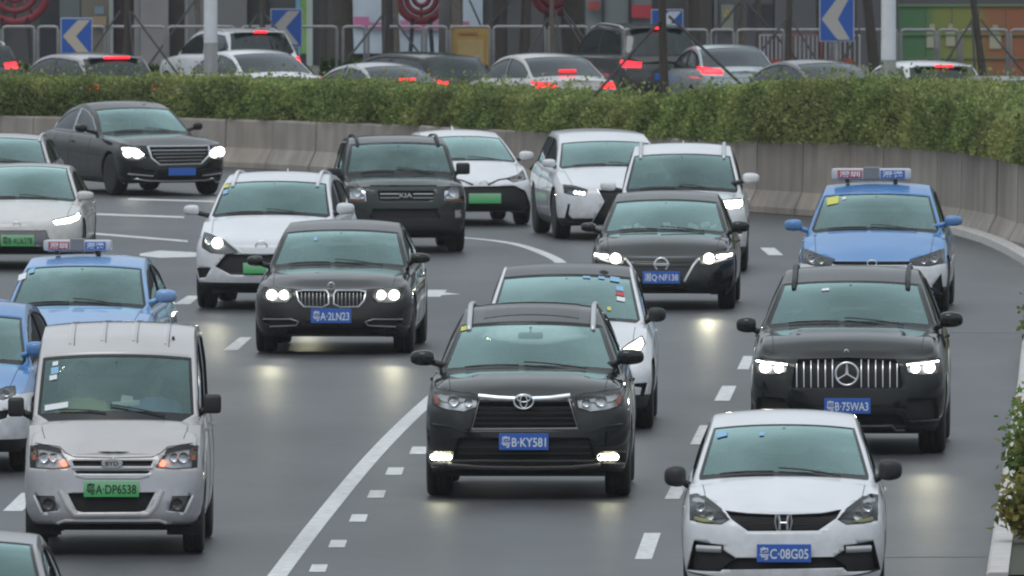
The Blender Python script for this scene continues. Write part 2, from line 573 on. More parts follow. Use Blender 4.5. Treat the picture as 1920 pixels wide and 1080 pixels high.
class Car:
    def __init__(s, name, label, cat, sp, group='cars coming towards the footbridge'):
        s.sp = sp
        L, ov, wpx, gy, cx = sp['L'], sp.get('ov', .85), sp['wpx'], sp['gy'], sp['cx']
        th = math.radians(sp.get('yaw', 0))
        s.front = not sp.get('rear', False)
        if s.front:
            Yt = ground(cx, gy).y
            Yf = Yt - (ov - .06) * math.cos(th)
            Xf = (cx - 960) / F_PX * Yf
            ctr = Vector((Xf + math.sin(th) * L / 2, Yf + math.cos(th) * L / 2, 0))
            s.W = W = sp.get('W') or wpx * Yt / F_PX / math.cos(th) 
            rz = -th
        else:
            Yf = sp['Y']; W = s.W = sp['W']
            Xf = (cx - 960) / F_PX * Yf
            ctr = Vector((Xf + math.sin(th) * L / 2, Yf + math.cos(th) * L / 2, 0))
            rz = math.pi - th
        s.L, s.Yf = L, Yf
        s.root = tag(empty(name, ctr, rz), label, cat, group)
        s.M = Matrix.Translation(ctr) @ Matrix.Rotation(rz, 4, 'Z')
        s.Mi = s.M.inverted()
        s.o = s.Mi @ Vector((0, 0, CAM_H))
        s.sec = {}
        s.build_skin()

    def zat(s, v, d):
        """height given in metres, or as a photo row for a point d metres behind the nose"""
        if abs(v) < 4: return v
        return at(s.sp['cx'], v, s.Yf + d * math.cos(math.radians(s.sp.get('yaw', 0)))).z

    def build_skin(s):
        sp, L, W = s.sp, s.L, s.W
        hw = W / 2
        yf, yr = -L / 2, L / 2
        P = [(d, s.zat(v, d)) for d, v in sp['prof']]
        ic, ih, ir, ib = sp.get('idx', (2, 3, 5, 6))       # cowl, header, rear header, rear glass base
        s.P = P
        dc, dh, dr, db = P[ic][0], P[ih][0], P[ir][0], P[ib][0]
        segs = [interp(P[:ic + 1]), interp(P[ic:ib + 1], True), interp(P[ib:]) if len(P) - ib > 1 else None]
        def Zc(d):
            if d <= dc: return segs[0](d)
            if d <= db: return segs[1](d)
            return segs[2](d) if segs[2] else P[-1][1]
        s.Zc = Zc
        zn = P[0][1]
        fall = sp.get('fall', .09)
        zbelt_c = P[ic][1] - fall
        zb_r = sp.get('belt_rear', zbelt_c + .06)
        a = sp.get('arc', .60); n = sp.get('n', 2.7)
        ar = sp.get('arc_r', .40)
        inset_top = sp.get('nose', [(0, .10), (.12, .03), (.3, 0), (.55, .015), (.75, .04), (.92, .085), (1, .16)])
        insf = interp(inset_top)
        P0 = insf(1.0)
        zsf = interp([(0, zn), (P0, zn), (P0 + .35, (zn * .55 + Zc(.5) * .45) - .01), (dc, zbelt_c), ((dc + db) / 2, (zbelt_c + zb_r) / 2 + .01), (db, zb_r), (L - .12, min(zb_r, P[-1][1] - .02)), (L, P[-1][1] - .04)])
        zbf = interp([(0, sp.get('zb_f', .22)), (.6, sp.get('zb_f', .22) - .02), (1.2, .20), (L - .9, .22), (L, .34)])
        wsf = interp(sp.get('ws', [(0, .90), (.1, .955), (.3, .99), (.55, 1.0), (.8, .985), (1, sp.get('wsh', .925))]))
        s.zsf, s.zbf = zsf, zbf
        ledge = .022
        crown = sp.get('crown', .055)
        bw = sp.get('bow', .20)
        s.bow = bow = interp([(0, 0), (P0 + .015, 0), (max(a, P0 + .25), bw * .22), (dc + bw * .9, bw), (dh + bw, bw * .75), ((dh + dr) / 2 + .1, 0), (dr - .12, -.10), (db - .04, -.12), (L, 0)])
        # stations along the edge
        U = []
        nA = 20
        for q in range(nA):
            ph = (q / nA) ** .9 * math.pi / 2
            U.append(('f', ph))
        ys = set()
        y = a
        while y < L - ar:
            ys.add(round(y, 4)); y += .055
        def edge_for(dc_):                     # station whose centre lies at dc_
            lo, hi = 0.0, L
            for _ in range(40):
                m = (lo + hi) / 2
                if m - bow(m) < dc_: lo = m
                else: hi = m
            return (lo + hi) / 2
        key = [edge_for(dc), edge_for(dc + .06), edge_for(dh - .03), edge_for(dh), edge_for(dr), edge_for(dr + .03), edge_for(db - .03), edge_for(db)]
        extra = [edge_for(dc - .02), edge_for(dc + .012)]
        s.key = key
        for kx in key + extra:
            ys = {v for v in ys if abs(v - kx) > .017}
        ys |= {kx for kx in key + extra if a < kx < L - ar}
        side = sorted(ys)
        for y in side: U.append(('s', y))
        nR = 14
        rk = [kx for kx in key if kx >= L - ar]
        phs = [((q / nR)) * math.pi / 2 for q in range(nR)]
        def arc_r(ph): return (math.cos(ph) ** (2 / 2.6), L - ar + ar * (math.sin(ph) ** (2 / 2.6)))
        for kx in rk:
            v = min(.999, (kx - (L - ar)) / ar) ** (2.6 / 2)
            ph = math.asin(v)
            phs = [q for q in phs if abs(q - ph) > .03]; phs.append(ph)
        for ph in sorted(phs): U.append(('r', ph))
        U.append(('r', math.pi / 2))
        taper_f, taper_r = sp.get('taper', .965), sp.get('taper_r', .95)
        plan = interp([(0, taper_f), (a, (taper_f + 1) / 2), (L * .40, 1.0), (L * .65, 1.0), (L, taper_r)])
        base = []
        for k, v in U:
            if k == 'f':
                x = math.sin(v) ** (2 / n); yy = a * (1 - math.cos(v) ** (2 / n)); g = x
            elif k == 's':
                x, yy, g = 1.0, v, 1.0
            else:
                x, yy = arc_r(v); g = x if v < math.pi / 2 else 0.0
                if v >= math.pi / 2: x = 0.0
            base.append((k, x * plan(yy), yy, g))
        nt = 18
        T = [q / (nt - 1) for q in range(nt)]
        rr = [.975, .94, .80, .62, .45, .30, .15, 0.0]
        NV = 8 + len(rr)
        bulge = sp.get('bulge', 0.0)
        h_all = [max(0, Zc(yy - bow(yy)) - crown - zsf(yy)) for _, _, yy, _ in base]
        hmax = max(h_all)
        tanth = max(0, (hw * wsf(1) - ledge - hw * sp.get('roofw', .70)) / hmax)
        s.tanth, s.hmax, s.ledge, s.crown, s.hw, s.wsf, s.plan = tanth, hmax, ledge, crown, hw, wsf, plan
        rows = []
        yce = []
        for (k, xf, yy, g) in base:
            row = []
            zs, zb = zsf(yy), zbf(yy)
            for t in T:
                x = xf * hw * wsf(t)
                ins = insf(t) if k == 'f' else (sp.get('tail_ins', interp([(0, .14), (.2, .03), (.45, 0), (.8, .03), (1, .06)]))(t) if k == 'r' else 0)
                y = yy + ins * (1 - g ** 3) if k == 'f' else yy - ins * (1 - g ** 3)
                row.append(Vector((x, yf + y, zb + (zs - zb) * t)))
            xo = row[-1].x
            ye = row[-1].y - yf
            bo = bow(ye)
            # the centre line never crosses the nose edge
            yc = ye - bo
            zc = Zc(yc) if k != 'f' or True else zs
            he = max(0.0, zc - crown - zs)
            kb = smoothstep(he / .05)
            x1 = max(xo - ledge, 0)
            xe = max(x1 - he * tanth, xo * .4)
            ze = zs + he
            cab = [Vector((xo, ye, zs)), Vector((xo - ledge * .5 * min(1, xo * 3), ye, zs + .010)), Vector((x1, ye, zs + .016))]
            for fr in (.28, .54, .78, .93):
                cab.append(Vector((x1 + (xe - x1) * fr + .022 * math.sin(fr * math.pi) * min(1, he * 2), ye, zs + he * fr)))
            cab.append(Vector((xe - .010, ye, ze - .004 + .012)))
            for r in rr:
                x = (xe - .02) * r
                cab.append(Vector((x, ye - bo * (1 - (r) ** 2), zc - (crown - .012) * r ** 2.2)))
            hood = []
            fr_l = [1, .985, .965, .94, .91, .87, .84, .81] + [r * .80 for r in rr]
            for r in fr_l:
                z = zs + (zc - zs) * (1 - r ** 3.2)
                if bulge and zc > zs:
                    xb = .62 - .10 * smoothstep((dc - yc) / dc)
                    z += bulge * (smoothstep((xb - r) / .10 + .5)) * smoothstep((yc - P0) / .25) * (1 - kb)
                hood.append(Vector((xo * r, ye - bo * (1 - r ** 2), z)))
            for v in range(NV):
                p = hood[v].lerp(cab[v], kb)
                p.y += yf
                if v: row.append(p)
            rows.append(row)
            yce.append(yc)
        bm = bmesh.new()
        zl = bm.faces.layers.int.new('zone')
        grid = [[bm.verts.new(p) for p in row] for row in rows]
        gridm = [[bm.verts.new((-p.x, p.y, p.z)) for p in row] for row in rows]
        NT = nt
        e = 1e-4
        for i in range(len(rows) - 1):
            cy = (base[i][2] + base[i + 1][2]) / 2
            for j in range(len(rows[0]) - 1):
                z = 0
                jv = j - (NT - 1)
                if jv >= 8:
                    if key[0] - e < cy < key[3] + e: z = 1 if (jv >= 9 and key[1] - e < cy < key[2] + e) else 3
                    elif key[3] - e < cy < key[4] + e: z = 5 if sp.get('roof_black') else 0
                    elif key[4] - e < cy < key[7] + e: z = 2 if (jv >= 9 and key[5] - e < cy < key[6] + e) else 4
                for gr, fl in ((grid, 0), (gridm, 1)):
                    q = (gr[i][j], gr[i + 1][j], gr[i + 1][j + 1], gr[i][j + 1])
                    f = bm.faces.new(q if not fl else q[::-1])
                    f[zl] = z
        bmesh.ops.remove_doubles(bm, verts=bm.verts, dist=4e-4)
        bmesh.ops.dissolve_degenerate(bm, dist=1e-4, edges=bm.edges)
        bmesh.ops.recalc_face_normals(bm, faces=bm.faces)
        # make sure they point out
        up = sum(f.normal.z * f.calc_area() for f in bm.faces)
        if up < 0: bmesh.ops.reverse_faces(bm, faces=bm.faces)
        s.bm = bm
        pris = bm.copy()
        s.bvh = BVHTree.FromBMesh(pris)
        pris.free()
        s.zc_cowl = P[ic][1]; s.dc, s.dh, s.dr, s.db = dc, dh, dr, db

    # photo pixel -> point on the skin
    def hit(s, px, py):
        d = (s.Mi.to_3x3() @ ray(px, py)).normalized()
        r = s.bvh.ray_cast(s.o, d, 400)
        if r[0] is not None: return r[0]
        sg = -1 if s.front else 1
        k = (-s.L / 2 + .05 - s.o.y) / d.y if s.front else 0
        if not s.front: k = (-s.L / 2 - s.o.y) / d.y
        return s.o + d * k

    def xz(s, pts):
        return [(h.x, h.z) for h in (s.hit(*p) for p in pts)]

    def on_front(s, x, z, off=0.0, sgn=-1):
        r = s.bvh.ray_cast(Vector((x, sgn * 20, z)), Vector((0, -sgn, 0)), 40)
        if r[0] is None:
            r2 = s.bvh.find_nearest(Vector((x, sgn * s.L / 2, z)))
            return r2[0].copy(), Vector((0, sgn, 0))
        nr = r[1] if r[1].y * sgn > 0 else -r[1]
        return r[0] + nr * off, nr

    def on_side(s, y, z, sgn, off=0.0):
        r = s.bvh.ray_cast(Vector((sgn * 5, y, z)), Vector((-sgn, 0, 0)), 10)
        if r[0] is None: return Vector((sgn * s.hw, y, z)), Vector((sgn, 0, 0))
        nr = r[1] if r[1].x * sgn > 0 else -r[1]
        return r[0] + nr * off, nr

    def on_top(s, x, y, off=0.0):
        r = s.bvh.ray_cast(Vector((x, y, 6)), Vector((0, 0, -1)), 10)
        if r[0] is None: return Vector((x, y, 1)), Vector((0, 0, 1))
        nr = r[1] if r[1].z > 0 else -r[1]
        return r[0] + nr * off, nr

    def recess(s, name, P, m, depth=.03, mirror=False, ax='y', sgn=-1, wall=None, parent=None):
        """cut an opening in the skin and set its faces back; returns the objects"""
        outs = []
        for mr in ((0, 1) if mirror else (0,)):
            Q = [(-x, z) for x, z in P] if (mr and ax == 'y') else P
            sg = (-sgn if (mr and ax == 'x') else sgn)
            fs = cut(s.bm, Q, ax, sg)
            if not fs: continue
            nb = extract(s.bm, fs, depth)
            outs.append(obj(name, nb, [m, wall or m], parent or s.root))
        return outs

    def patch(s, name, P, m, off=.004, mirror=False, sgn=-1, parent=None, step=.05):
        """a thin plate that follows the skin inside the outline P (x, z)"""
        outs = []
        for mr in ((0, 1) if mirror else (0,)):
            Q = [(-x, z) for x, z in P] if mr else P
            bm = bmesh.new()
            f = bm.faces.new([bm.verts.new((x, 0, z)) for x, z in Q])
            for ax_, lo, hi in ((0, min(q[0] for q in Q), max(q[0] for q in Q)), (2, min(q[1] for q in Q), max(q[1] for q in Q))):
                c = lo + step
                while c < hi:
                    co = Vector((0, 0, 0)); co[ax_] = c
                    no = Vector((0, 0, 0)); no[ax_] = 1
                    bmesh.ops.bisect_plane(bm, geom=bm.verts[:] + bm.edges[:] + bm.faces[:], dist=1e-5, plane_co=co, plane_no=no)
                    c += step
            inn = {}
            for v in list(bm.verts):
                p, nr = s.on_front(v.co.x, v.co.z, 0, sgn)
                v.co = p + nr * off
                inn[v] = p - nr * .006
            be = [e for e in bm.edges if e.is_boundary]
            bv = {}
            for e in be:
                for v in e.verts:
                    if v not in bv: bv[v] = bm.verts.new(inn[v])
            for e in be:
                a, b = e.verts
                try: bm.faces.new((a, b, bv[b], bv[a]))
                except ValueError: pass
            bmesh.ops.recalc_face_normals(bm, faces=bm.faces)
            outs.append(obj(name, bm, m, parent or s.root, smooth=.6))
        return outs

    def strip(s, name, P, m, w=.012, t=.006, mirror=False, off=.002, face='y', sgn=-1, parent=None, closed=False, seg=.04):
        """a moulding that follows the skin along the line P"""
        outs = []
        if closed: P = P + [P[0]]
        for mr in ((0, 1) if mirror else (0,)):
            pts = []
            for a, b in zip(P, P[1:]):
                n = max(1, int(math.hypot(b[0] - a[0], b[1] - a[1]) / seg))
                for q in range(n + (1 if b is P[-1] else 0)):
                    u = a[0] + (b[0] - a[0]) * q / n; v = a[1] + (b[1] - a[1]) * q / n
                    if face == 'y': p, nr = s.on_front(-u if mr else u, v, off, sgn)
                    elif face == 'x': p, nr = s.on_side(u, v, -sgn if mr else sgn, off)
                    else: p, nr = s.on_top(-u if mr else u, v, off)
                    pts.append(p)
            pts = [p for q, p in enumerate(pts) if q == 0 or (p - pts[q - 1]).length > 1e-4]
            if len(pts) < 2: continue
            bm = bmesh.new()
            up = {'y': (0, -1, 0), 'x': (1, 0, 0), 'z': (0, 0, 1)}[face]
            add_tube(bm, pts, w / 2, t, 6, True, up)
            bmesh.ops.recalc_face_normals(bm, faces=bm.faces)
            outs.append(obj(name, bm, m, parent or s.root, smooth=.8))
        return outs

    def lamp_disc(s, x, z, r, m, depth, name='lamp', parent=None, rz=None):
        p, nr = s.on_front(x, z, 0)
        bm = bmesh.new()
        add_lathe(bm, [(0, r * .2), (0, r * .7), (-r * .15, r * .95), (-.02, r), (.02, r * 1.02)], 'y', 16)
        bmesh.ops.recalc_face_normals(bm, faces=bm.faces)
        if rz: bmesh.ops.scale(bm, vec=(1, 1, rz), verts=bm.verts)
        bmesh.ops.translate(bm, vec=(p.x, p.y + depth, p.z), verts=bm.verts)
        return obj(name, bm, m, parent or s.root, smooth=.6)

    def headlight(s, P, lamps=(), drl=None, mirror=True, depth=.06, mhouse=None, ambers=None, drl_m=None, rim=True, lensm=None):
        """P: outline px on one side.  lamps: (px, py, r_px, mat).  Everything mirrored about the car's centre."""
        k = F_PX / s.Yf
        PX = s.xz(P)
        L = [((lambda h: (h.x, h.z))(s.hit(a, b)), r / k, m) for a, b, r, m in lamps]
        D = [s.xz(d) for d in (drl or [])]
        A = [s.xz(d) for d in (ambers or [])]
        for sg in ((1, -1) if mirror else (1,)):
            Q = [(x * sg, z) for x, z in PX]
            fs = cut(s.bm, Q, 'y', -1)
            if not fs: continue
            lens = extract(s.bm, fs, -.002, walls=False, keep=True)
            nb = extract(s.bm, fs, depth)
            h = obj('headlight', nb, [mhouse or housing, dark_in], s.root)
            for (x, z), r, m in L:
                p, nr = s.on_front(x * sg, z)
                if m in (lamp_white, lamp_warm) and (x, z) == L[0][0]: s.beam(x * sg, z)
                o = s.lamp_disc(x * sg, z, r, m, depth * .45, 'bulb' if m.name.startswith('lamp_lit') else 'reflector', h)
                if m.name.startswith('lamp_lit'):
                    s.ring(x * sg, z, r * 1.15, r * .16, chrome, depth * .45, 'bezel', h)
            for d in D:
                s.patch('light_strip', [(x * sg, z) for x, z in d], drl_m or lamp_white, off=-.012, parent=h)
            for d in A:
                s.patch('indicator', [(x * sg, z) for x, z in d], amber, off=-.02, parent=h)
            obj('lens', lens, lensm or lens_m, h)
            if rim: s.strip('lamp_surround', [(x * sg, z) for x, z in PX], dark_in, .010, .004, closed=True, off=0, parent=h)

    def beam(s, x, z, e=None):
        ld = bpy.data.lights.new('headlight_beam', 'SPOT')
        ld.energy = e or s.sp.get('beam', 42)
        ld.color = (1.0, .95, .66)
        ld.spot_size = math.radians(24); ld.spot_blend = 1.0; ld.shadow_soft_size = .06
        o = bpy.data.objects.new('headlight_beam', ld); C.objects.link(o); o.parent = s.root
        p, _ = s.on_front(x, z)
        o.location = (p.x, p.y - .06, p.z)
        o.rotation_euler = Vector((0, -1, -.035)).to_track_quat('-Z', 'Y').to_euler()

    def ring(s, x, z, r, w, m, back=0.0, name='emblem', parent=None, rz=1.0, p=None):
        if p is None: p, _ = s.on_front(x, z)
        bm = bmesh.new()
        pts = [Vector((r * math.cos(a), 0, r * rz * math.sin(a))) for a in [2 * math.pi * q / 24 for q in range(24)]]
        n = 24
        rings = []
        for q in range(n):
            t = (pts[(q + 1) % n] - pts[q - 1]).normalized()
            a = Vector((-t.z, 0, t.x))
            rings.append([bm.verts.new(pts[q] + p + Vector((0, back, 0)) + a * (w / 2 * math.cos(c)) + Vector((0, w * .4 * math.sin(c), 0))) for c in [math.pi * 2 * g / 6 for g in range(6)]])
        for q in range(n):
            for g in range(6):
                bm.faces.new((rings[q][g], rings[q][(g + 1) % 6], rings[(q + 1) % n][(g + 1) % 6], rings[(q + 1) % n][g]))
        bmesh.ops.recalc_face_normals(bm, faces=bm.faces)
        return obj(name, bm, m, parent or s.root, smooth=1.0)

    def plate(s, px, py, wpx, txt='', green=False, hpx=None, rot=0.0):
        k = F_PX / s.Yf
        h = s.hit(px, py)
        w = wpx / k; hh = (hpx / k) if hpx else w * .32
        # plate stands upright just proud of whatever lies behind it
        ys = [s.on_front(h.x + dx * w / 2, h.z + dz * hh / 2)[0].y for dx in (-1, 0, 1) for dz in (-1, 0, 1)]
        y = min(ys) - .018
        root = box_obj('licence_plate', (h.x, y, h.z), (w, .012, hh), plate_green if green else plate_blue, s.root, .004)
        if txt:
            me = text_mesh(txt, 1.0, .002, .012)
            co = np.array([v.co for v in me.vertices])
            ww, h0 = np.ptp(co[:, 0]), np.ptp(co[:, 2])
            fx, fz = w * .90 / ww, hh * .72 / h0
            for v in me.vertices: v.co = Vector((v.co.x * fx + h.x, v.co.y * .6 + y - .0085, v.co.z * fz + h.z))
            obj('lettering', me, plate_black_t if green else plate_white_t, root)
        return root

    def words(s, txt, px, py, wpx, hpx, m, name='lettering', off=.012, parent=None):
        k = F_PX / s.Yf
        h = s.hit(px, py)
        me = text_mesh(txt, 1.0, .004, .02)
        co = np.array([v.co for v in me.vertices])
        fx, fz = wpx / k / np.ptp(co[:, 0]), hpx / k / np.ptp(co[:, 2])
        for v in me.vertices: v.co = Vector((v.co.x * fx + h.x, v.co.y + h.y - off, v.co.z * fz + h.z))
        return obj(name, me, m, parent or s.root)

    def mirrors(s, spec, boxy=False, cap=None, stalk=None):
        """spec: (px, py, half w px, half h px, side)"""
        k = F_PX / s.Yf
        for px, py, a, b in spec:
            y = -s.L / 2 + s.dc + .30
            d = (s.Mi.to_3x3() @ ray(px, py))
            t = (y - s.o.y) / d.y
            p = s.o + d * t
            sg = 1 if p.x > 0 else -1
            hx, hz = a / k, b / k
            g = obj('door_mirror', (MIRROR_BOX if boxy else MIRROR).copy(), cap or s.sp['paint'], s.root)
            g.location = p
            g.scale = (hx * sg, .085, hz)
            if sg < 0: g.rotation_euler = (0, 0, 0)
            inx = s.on_side(y + .05, p.z - hz * .5, sg)[0]
            bm = bmesh.new()
            add_tube(bm, [Vector((inx.x - sg * .03, y + .06, p.z - hz * 1.25)), Vector((p.x - sg * hx * .55, y + .02, p.z - hz * .45))], [.050, .036], [.034, .030], 8)
            obj('mirror_arm', bm, stalk or plastic, s.root, smooth=.7)
            mg = obj('mirror_glass', box_mesh_unit(), mirror_m, s.root)
            mg.location = p + Vector((0, .085 * .42 + .004, 0)); mg.scale = (hx * 1.5, .006, hz * 1.4)

    def body_mats(s, extra=()):
        pass

    def finish(s, rails=None, wheels=True):
        sp, bm, L, W, hw = s.sp, s.bm, s.L, s.W, s.hw
        zl = bm.faces.layers.int['zone']
        root = s.root
        yf = -L / 2
        # ---- wheels and arches
        R = sp.get('R', .335); tw = sp.get('tw', .215)
        ov, wb = sp.get('ov', .85), sp.get('wb', 2.7)
        for ya in (yf + ov, yf + ov + wb):
            ra = R + .045
            P = [(ya + ra * math.cos(q), R + ra * math.sin(q)) for q in [math.pi * 2 * g / 20 for g in range(20)]]
            for sg in (1, -1):
                fs = [f for f in cut(bm, P, 'x', sg) if abs(f.calc_center_median().x) > hw * .6]
                if fs: bmesh.ops.delete(bm, geom=fs, context='FACES')
                nb = bmesh.new()
                prev = None
                for g in range(17):
                    q = math.pi * (g / 16) * 1.24 - .12 * math.pi
                    a = nb.verts.new((sg * (hw - .045), ya + ra * 1.02 * math.cos(q), R + ra * 1.02 * math.sin(q)))
                    b = nb.verts.new((sg * (hw - .34), ya + ra * 1.02 * math.cos(q), R + ra * 1.02 * math.sin(q)))
                    if prev: nb.faces.new((prev[0], a, b, prev[1]))
                    prev = (a, b)
                obj('wheel_arch_liner', nb, dark_in, root)
                w = empty_child('wheel', (sg * (hw - tw / 2 - .02), ya, R), root)
                t = obj('tyre', TYRE, rubber, w); t.scale = (tw, R, R)
                r = obj('rim', RIM, rim_m, w); r.scale = (tw, R, R)
                w.rotation_euler = (random.uniform(0, 1.2), 0, 0)
        # ---- side glass
        key = s.key
        def he(y):
            return max(0.0, s.Zc(y - s.bow(y)) - s.crown - s.zsf(y))
        y0, y1 = key[0], key[7]
        ws_ = [y for y in np.arange(y0, min(y1, L - .12), .03) if he(y) > .15]
        if len(ws_) > 8:
            ya, yb = ws_[0], ws_[-1]
            nwin = sp.get('nwin', 2)
            cuts = sp.get('pillars') or [ya + (yb - ya) * q / (nwin) for q in range(1, nwin)]
            bounds = [ya] + cuts + [yb]
            for wi in range(len(bounds) - 1):
                a_, b_ = bounds[wi] + (.03 if wi else .0), bounds[wi + 1] - (.03 if wi < len(bounds) - 2 else .03)
                n = max(3, int((b_ - a_) / .3))
                P = []
                for q in range(n + 1):
                    y = a_ + (b_ - a_) * q / n
                    P.append((y + yf, s.zsf(y) + .035 + .012))
                for q in range(n, -1, -1):
                    y = a_ + (b_ - a_) * q / n
                    P.append((y + yf, s.zsf(y) + he(y) * .90 - .01))
                for sg in (1, -1):
                    fs = cut(bm, P, 'x', sg, 0)
                    if not fs: continue
                    nb = extract(bm, fs, .008)
                    wd = obj('side_window', nb, [glass_dark, frit], root)
                    s.strip('window_trim', P, sp.get('trim', plastic), .016, .005, face='x', sgn=sg, closed=True, parent=wd, off=.001)
            # door gaps, handles
            for yd in [ya + .02] + cuts + [max(cuts[-1] + .75, yb - .25) if cuts else yb]:
                if yd > L - .5: continue
                P = [(yd + yf, s.zsf(yd) - .01), (yd + yf - .0, .34)]
                s.strip('door_gap', P, dark_in, .009, .0025, mirror=True, face='x', sgn=1, off=0)
            for yd in cuts[:2]:
                for sg in (1, -1):
                    p, nr = s.on_side(yd + yf - .16, s.zsf(yd) - .12, sg, .018)
                    box_obj('door_handle', p, (.022, .17, .028), sp.get('handle', sp['paint']), root, .006)
            s.strip('sill_gap', [(ya + yf, .36), (ya + yf + .8, .345), (yb + yf - .7, .345)], dark_in, .008, .003, mirror=True, face='x', sgn=1, off=0)
        # ---- windscreens
        for z, nm in ((1, 'windscreen'), (2, 'rear_window')):
            fs = [f for f in bm.faces if f[zl] == z]
            if not fs: continue
            nb = extract(bm, fs, .004)
            g = obj(nm, nb, [glass if z == 1 or sp.get('rear_clear') else glass_dark, frit], root)
            fs = [f for f in bm.faces if f[zl] == z + 2]
            nb = extract(bm, fs, .002)
            obj('glass_border', nb, [frit, frit], g)
        # ---- tail lamps (front-facing cars only show them from behind)
        zt = s.P[-1][1]
        if not sp.get('own_tail'):
            P = [(hw * .52, zt - .10), (hw * .90, zt - .08), (hw * .93, zt - .24), (hw * .56, zt - .22)]
            s.recess('tail_light', P, red_plastic, .006, mirror=True, sgn=1)
        # ---- two tone / cladding
        cz = sp.get('clad_z', .30)
        zz = []
        if sp.get('clad', True): zz.append((cz, 2))
        if sp.get('tone2'): zz.append((sp['tone2'][0], 4))
        for z, mi in sorted(zz, reverse=True):
            bmesh.ops.bisect_plane(bm, geom=bm.verts[:] + bm.edges[:] + bm.faces[:], dist=1e-5, plane_co=(0, 0, z), plane_no=(0, 0, 1))
            for f in bm.faces:
                if f.calc_center_median().z < z: f.material_index = mi
        bmesh.ops.dissolve_degenerate(bm, dist=1e-5, edges=bm.edges)
        for f in bm.faces:
            f.smooth = True
            if f[zl] == 5: f.material_index = 6
        for e in bm.edges:
            if len(e.link_faces) == 2 and e.calc_face_angle(0) > .62: e.smooth = False
        me = bpy.data.meshes.new('body')
        bm.to_mesh(me); bm.free()
        t2 = sp['tone2'][1] if sp.get('tone2') else sp['paint']
        if sp.get('roof_m'): pass
        for m in (sp['paint'], liner, sp.get('clad_m', plastic), liner, t2, liner, gloss_black, liner): me.materials.append(m)
        b = obj('body', me, [sp['paint']], root)
        md = b.modifiers.new('wall', 'SOLIDIFY')
        md.thickness = .018
        md.offset = -1
        md.material_offset = 1
        md.material_offset_rim = 1
        s.body = b
        # ---- hood shut lines
        P0 = .20
        yy = [P0 + .12 + (s.dc - P0 - .10) * q / 6 for q in range(7)]
        s.strip('bonnet_gap', [(hw * s.wsf(1) * (.80 + .05 * q / 6), yf + y) for q, y in enumerate(yy)], dark_in, .007, .0022, mirror=True, face='z', off=0)
        # ---- wipers, cowl
        zw = []
        for x0, x1 in ((.55, -.05), (-.10, -.62)):
            pts = []
            for q in range(9):
                x = hw * (x0 + (x1 - x0) * q / 8)
                y = yf + s.dc + .045 + .05 * (q / 8) + .12 * (x / hw) ** 2
                p, nr = s.on_top(x, y, .018)
                pts.append(p)
            nb = bmesh.new()
            add_tube(nb, pts, .008, .008, 6)
            obj('wiper', nb, plastic, root)
        # ---- floor pan, bulkheads
        nb = bmesh.new()
        add_box(nb, (0, 0, .27), (W - .52, L - .5, .10))
        add_box(nb, (0, yf + ov + .1, .42), (W - .72, .9, .30))
        add_box(nb, (0, yf + ov, R), (W - .3, .07, .07))
        add_box(nb, (0, yf + ov + wb, R), (W - .3, .09, .09))
        add_box(nb, (.3, L / 2 - .6, .25), (.3, .5, .14), .03)
        obj('underbody', nb, dark_in, root)
        # ---- cabin
        zc = s.zc_cowl
        nb = bmesh.new()
        yd = yf + s.dc + .12
        add_box(nb, (0, yd + .30, zc - .22), (W * .80, .56, .26), .06)
        add_box(nb, (hw * .36, yd + .22, zc - .075), (.34, .30, .08), .03)
        add_box(nb, (0, yf + s.dc + .05, zc - .45), (W * .80, .06, .45))
        add_box(nb, (0, .4, .34), (W * .86, L * .52, .06))
        db_ = obj('dashboard', nb, liner, root)
        ys = yf + s.dc + sp.get('seat_d', 1.25)
        for sx in (1, -1):
            o = obj('seat', SEAT, seat_m, root); o.location = (sx * hw * .40, ys, s.zc_cowl - .78); o.scale = (1, 1, 1)
            o = obj('seat', SEAT, seat_m, root); o.location = (sx * hw * .40, ys + .95, s.zc_cowl - .80); o.scale = (1.15, 1, .93)
        s.seat_pos = Vector((hw * .40, ys, s.zc_cowl - .78))
        nb = bmesh.new()
        cs = Vector((hw * .40, ys - .52, s.zc_cowl - .13))
        n = 20
        for q in range(n):
            a0, a1 = 2 * math.pi * q / n, 2 * math.pi * (q + 1) / n
            fpt = lambda a: cs + Vector((.185 * math.cos(a), .185 * math.sin(a) * .42, .185 * math.sin(a) * .9))
            add_tube(nb, [fpt(a0), fpt(a1)], .014, .014, 6)
        add_tube(nb, [cs + Vector((-.17, 0, 0)), cs + Vector((.17, 0, 0))], .022, .02, 6)
        add_tube(nb, [cs, cs + Vector((0, -.30, -.12))], .03, .03, 6)
        obj('steering_wheel', nb, plastic, root)
        p, nr = s.on_top(0, yf + s.dh - .10, -.09)
        nb = bmesh.new()
        add_box(nb, p, (.24, .04, .065), .018)
        add_tube(nb, [p, p + Vector((0, -.04, .08))], .012, .012, 6)
        obj('rear_view_mirror', nb, plastic, root)
        if rails:
            rm, x0, d0, d1, hgt = rails
            for sg in (1, -1):
                pts = []
                for q in range(15):
                    y = yf + d0 + (d1 - d0) * q / 14
                    p, nr = s.on_top(sg * hw * x0, y)
                    lift = hgt * min(1, q / 1.2, (14 - q) / 1.2)
                    pts.append(p + Vector((0, 0, lift)))
                nb = bmesh.new()
                add_tube(nb, pts, .026, .018, 8)
                obj('roof_rail', nb, rm, root, smooth=.8)
        return s

